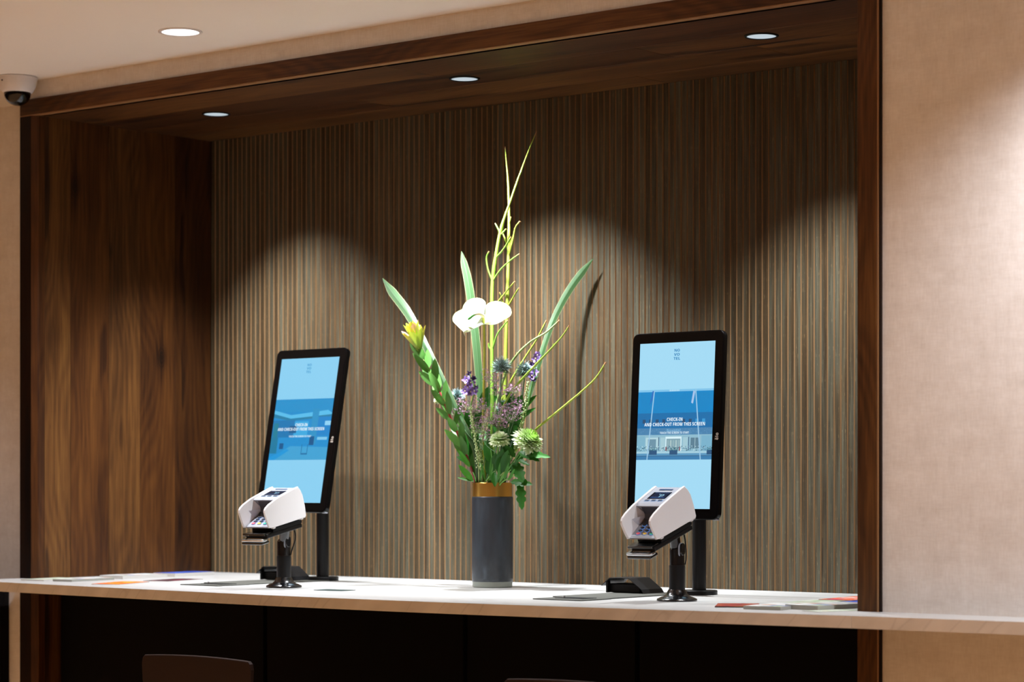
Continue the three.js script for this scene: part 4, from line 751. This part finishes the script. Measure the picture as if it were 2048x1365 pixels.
budSpike('pale green bud spike at the right below the violet flowers', [[1018, 930], [1036, 880], [1044, 845], [1052, 800], [1056, 765]], 0.39, 0.02, 0.03, 83);

// foliage: separate leafy stems
function leafyStem(label, main, z, leaves, dx, dz, o2 = {}) {
  const t = thing('foliage_stem', label, 'foliage', [VX, Y0, VZ], 'dark leafy stems in the vase'), o = V(-VX, -Y0, -VZ);
  const pts = [inVase(dx * 0.4, dz * 0.4), mouth(dx, dz), ...main.map(([x, y]) => at(x, y, z))].map((q) => q.add(o));
  part('stem', new MB().tube(pts, [0.0026, 0.0014], G.light, 7, 16).build(), M.plant, t);
  for (const [x0, y0, x1, y1, w, k, bend, dz2] of leaves) {
    const a = at(x0, y0, z).add(o), b = at(x1, y1, z + (dz2 ?? 0.015)).add(o), d = b.clone().sub(a), L = d.length(), c = k > 0.5 ? G.fresh : G.mid;   // two kinds of leaf: deep green and fresh green
    part('leaf', new MB().leaf(a, d, nearer.clone().addScaledVector(UP, 0.35), L, w, { c0: c, c1: c.map((q) => q * 1.15), bend: bend ?? 0.1, lobes: o2.lobes ?? 0, nu: 6, nv: o2.lobes ? 22 : 9, tip: 0.85, fold: 0.2 }).build(), M.leaf, t);
  }
}
leafyStem('lobed chrysanthemum leaves spreading right under the green bloom', [[1026, 935], [1042, 912]], 0.40, [[1042, 906, 1100, 913, 0.026, 0.1, 0.1], [1040, 905, 1078, 920, 0.026, 0.05, 0.2], [1038, 904, 1062, 918, 0.022, 0.05, 0.1], [1036, 920, 1058, 929, 0.016, 0.1, 0.2], [1030, 915, 1010, 890, 0.024, 0.15, 0.1]], 0.035, 0.02, { lobes: 4 });
leafyStem('lobed leaves hanging over the right rim of the vase', [[1022, 955], [1032, 950]], 0.395, [[1030, 925, 1046, 966, 0.040, 0.45, 0.0], [1022, 964, 1062, 966, 0.030, 0.5, 0.25], [1040, 966, 1044, 1022, 0.034, 0.35, -0.05], [1024, 945, 1034, 920, 0.02, 0.5, 0.1]], 0.04, 0.022, { lobes: 4 });
leafyStem('broad dark leaves in the middle above the brass collar', [[990, 935], [988, 900]], 0.405, [[990, 930, 968, 886, 0.036, 0.35, 0.2], [996, 940, 1006, 898, 0.030, 0.1, 0.1], [1006, 945, 1016, 900, 0.030, 0.2, 0.1], [984, 945, 992, 905, 0.024, 0.15, 0.1], [988, 945, 990, 972, 0.020, 0.2, 0.35, 0.03], [1000, 950, 1000, 915, 0.026, 0.02, 0.1], [978, 950, 975, 915, 0.022, 0.3, 0.1]], 0.0, 0.03);
leafyStem('dark leaves behind the thistles', [[1010, 900], [1022, 850], [1030, 815]], 0.34, [[1030, 830, 1072, 790, 0.022, 0.12, 0.1], [1028, 845, 1070, 815, 0.018, 0.15, 0.1], [1025, 835, 1045, 790, 0.040, 0.1, 0.0], [1020, 850, 1000, 800, 0.034, 0.05, 0.1], [1020, 870, 1044, 830, 0.034, 0.0, 0.0], [1010, 880, 1035, 850, 0.032, 0.0, 0.1], [1012, 895, 985, 850, 0.030, 0.05, 0.1]], 0.02, -0.02);
leafyStem('dark leaves at the left behind the strap leaf', [[950, 925], [938, 880], [925, 840]], 0.36, [[948, 930, 930, 862, 0.022, 0.1, 0.0], [946, 930, 942, 870, 0.020, 0.05, 0.0], [940, 890, 918, 815, 0.022, 0.05, 0.1], [936, 880, 935, 812, 0.026, 0.0, 0.1], [950, 955, 938, 905, 0.020, 0.3, 0.0], [945, 905, 955, 850, 0.024, 0.1, 0.0]], -0.035, 0.0);
leafyStem('narrow bright leaves at the left rim of the vase', [[950, 955], [946, 945]], 0.40, [[946, 962, 916, 930, 0.020, 0.75, -0.1], [948, 963, 914, 955, 0.010, 0.6, 0.05], [940, 935, 915, 898, 0.018, 0.7, 0.1], [934, 925, 912, 912, 0.014, 0.25, 0.2]], -0.05, 0.015);
leafyStem('upright grassy blades in the middle of the vase mouth', [[985, 940], [982, 900]], 0.41, [[980, 962, 982, 915, 0.008, 0.9, 0], [970, 962, 962, 925, 0.007, 0.8, 0], [996, 962, 1000, 925, 0.009, 0.8, 0], [1008, 962, 1018, 925, 0.010, 0.7, 0], [1016, 962, 1030, 938, 0.010, 0.8, 0], [960, 962, 966, 930, 0.006, 0.9, 0]], -0.005, 0.04);

reseed(97);
for (const [label, x0, x1, y0, y1, z, n, dx, dz] of [['dark filler leaves low behind the white chrysanthemum', 960, 1040, 850, 945, 0.335, 22, 0.0, -0.01], ['dark filler leaves behind the pink sprays', 930, 1040, 800, 900, 0.315, 20, -0.005, -0.03]]) {
  const leaves = []; for (let i = 0; i < n; i++) { const x = rr(x0, x1), y = rr(y0, y1), a = rr(-0.9, 0.9), L = rr(30, 48); leaves.push([x, y + 10, x + Math.sin(a) * L, y + 10 - Math.cos(a) * L, rr(0.018, 0.032), rr(0, 0.3), rr(-0.1, 0.3), rr(-0.01, 0.03)]); }
  leafyStem(label, [[(x0 + x1) / 2, y1], [(x0 + x1) / 2, y0]], z, leaves, dx, dz);
}
shade(scene);
renderer.render(scene, camera);
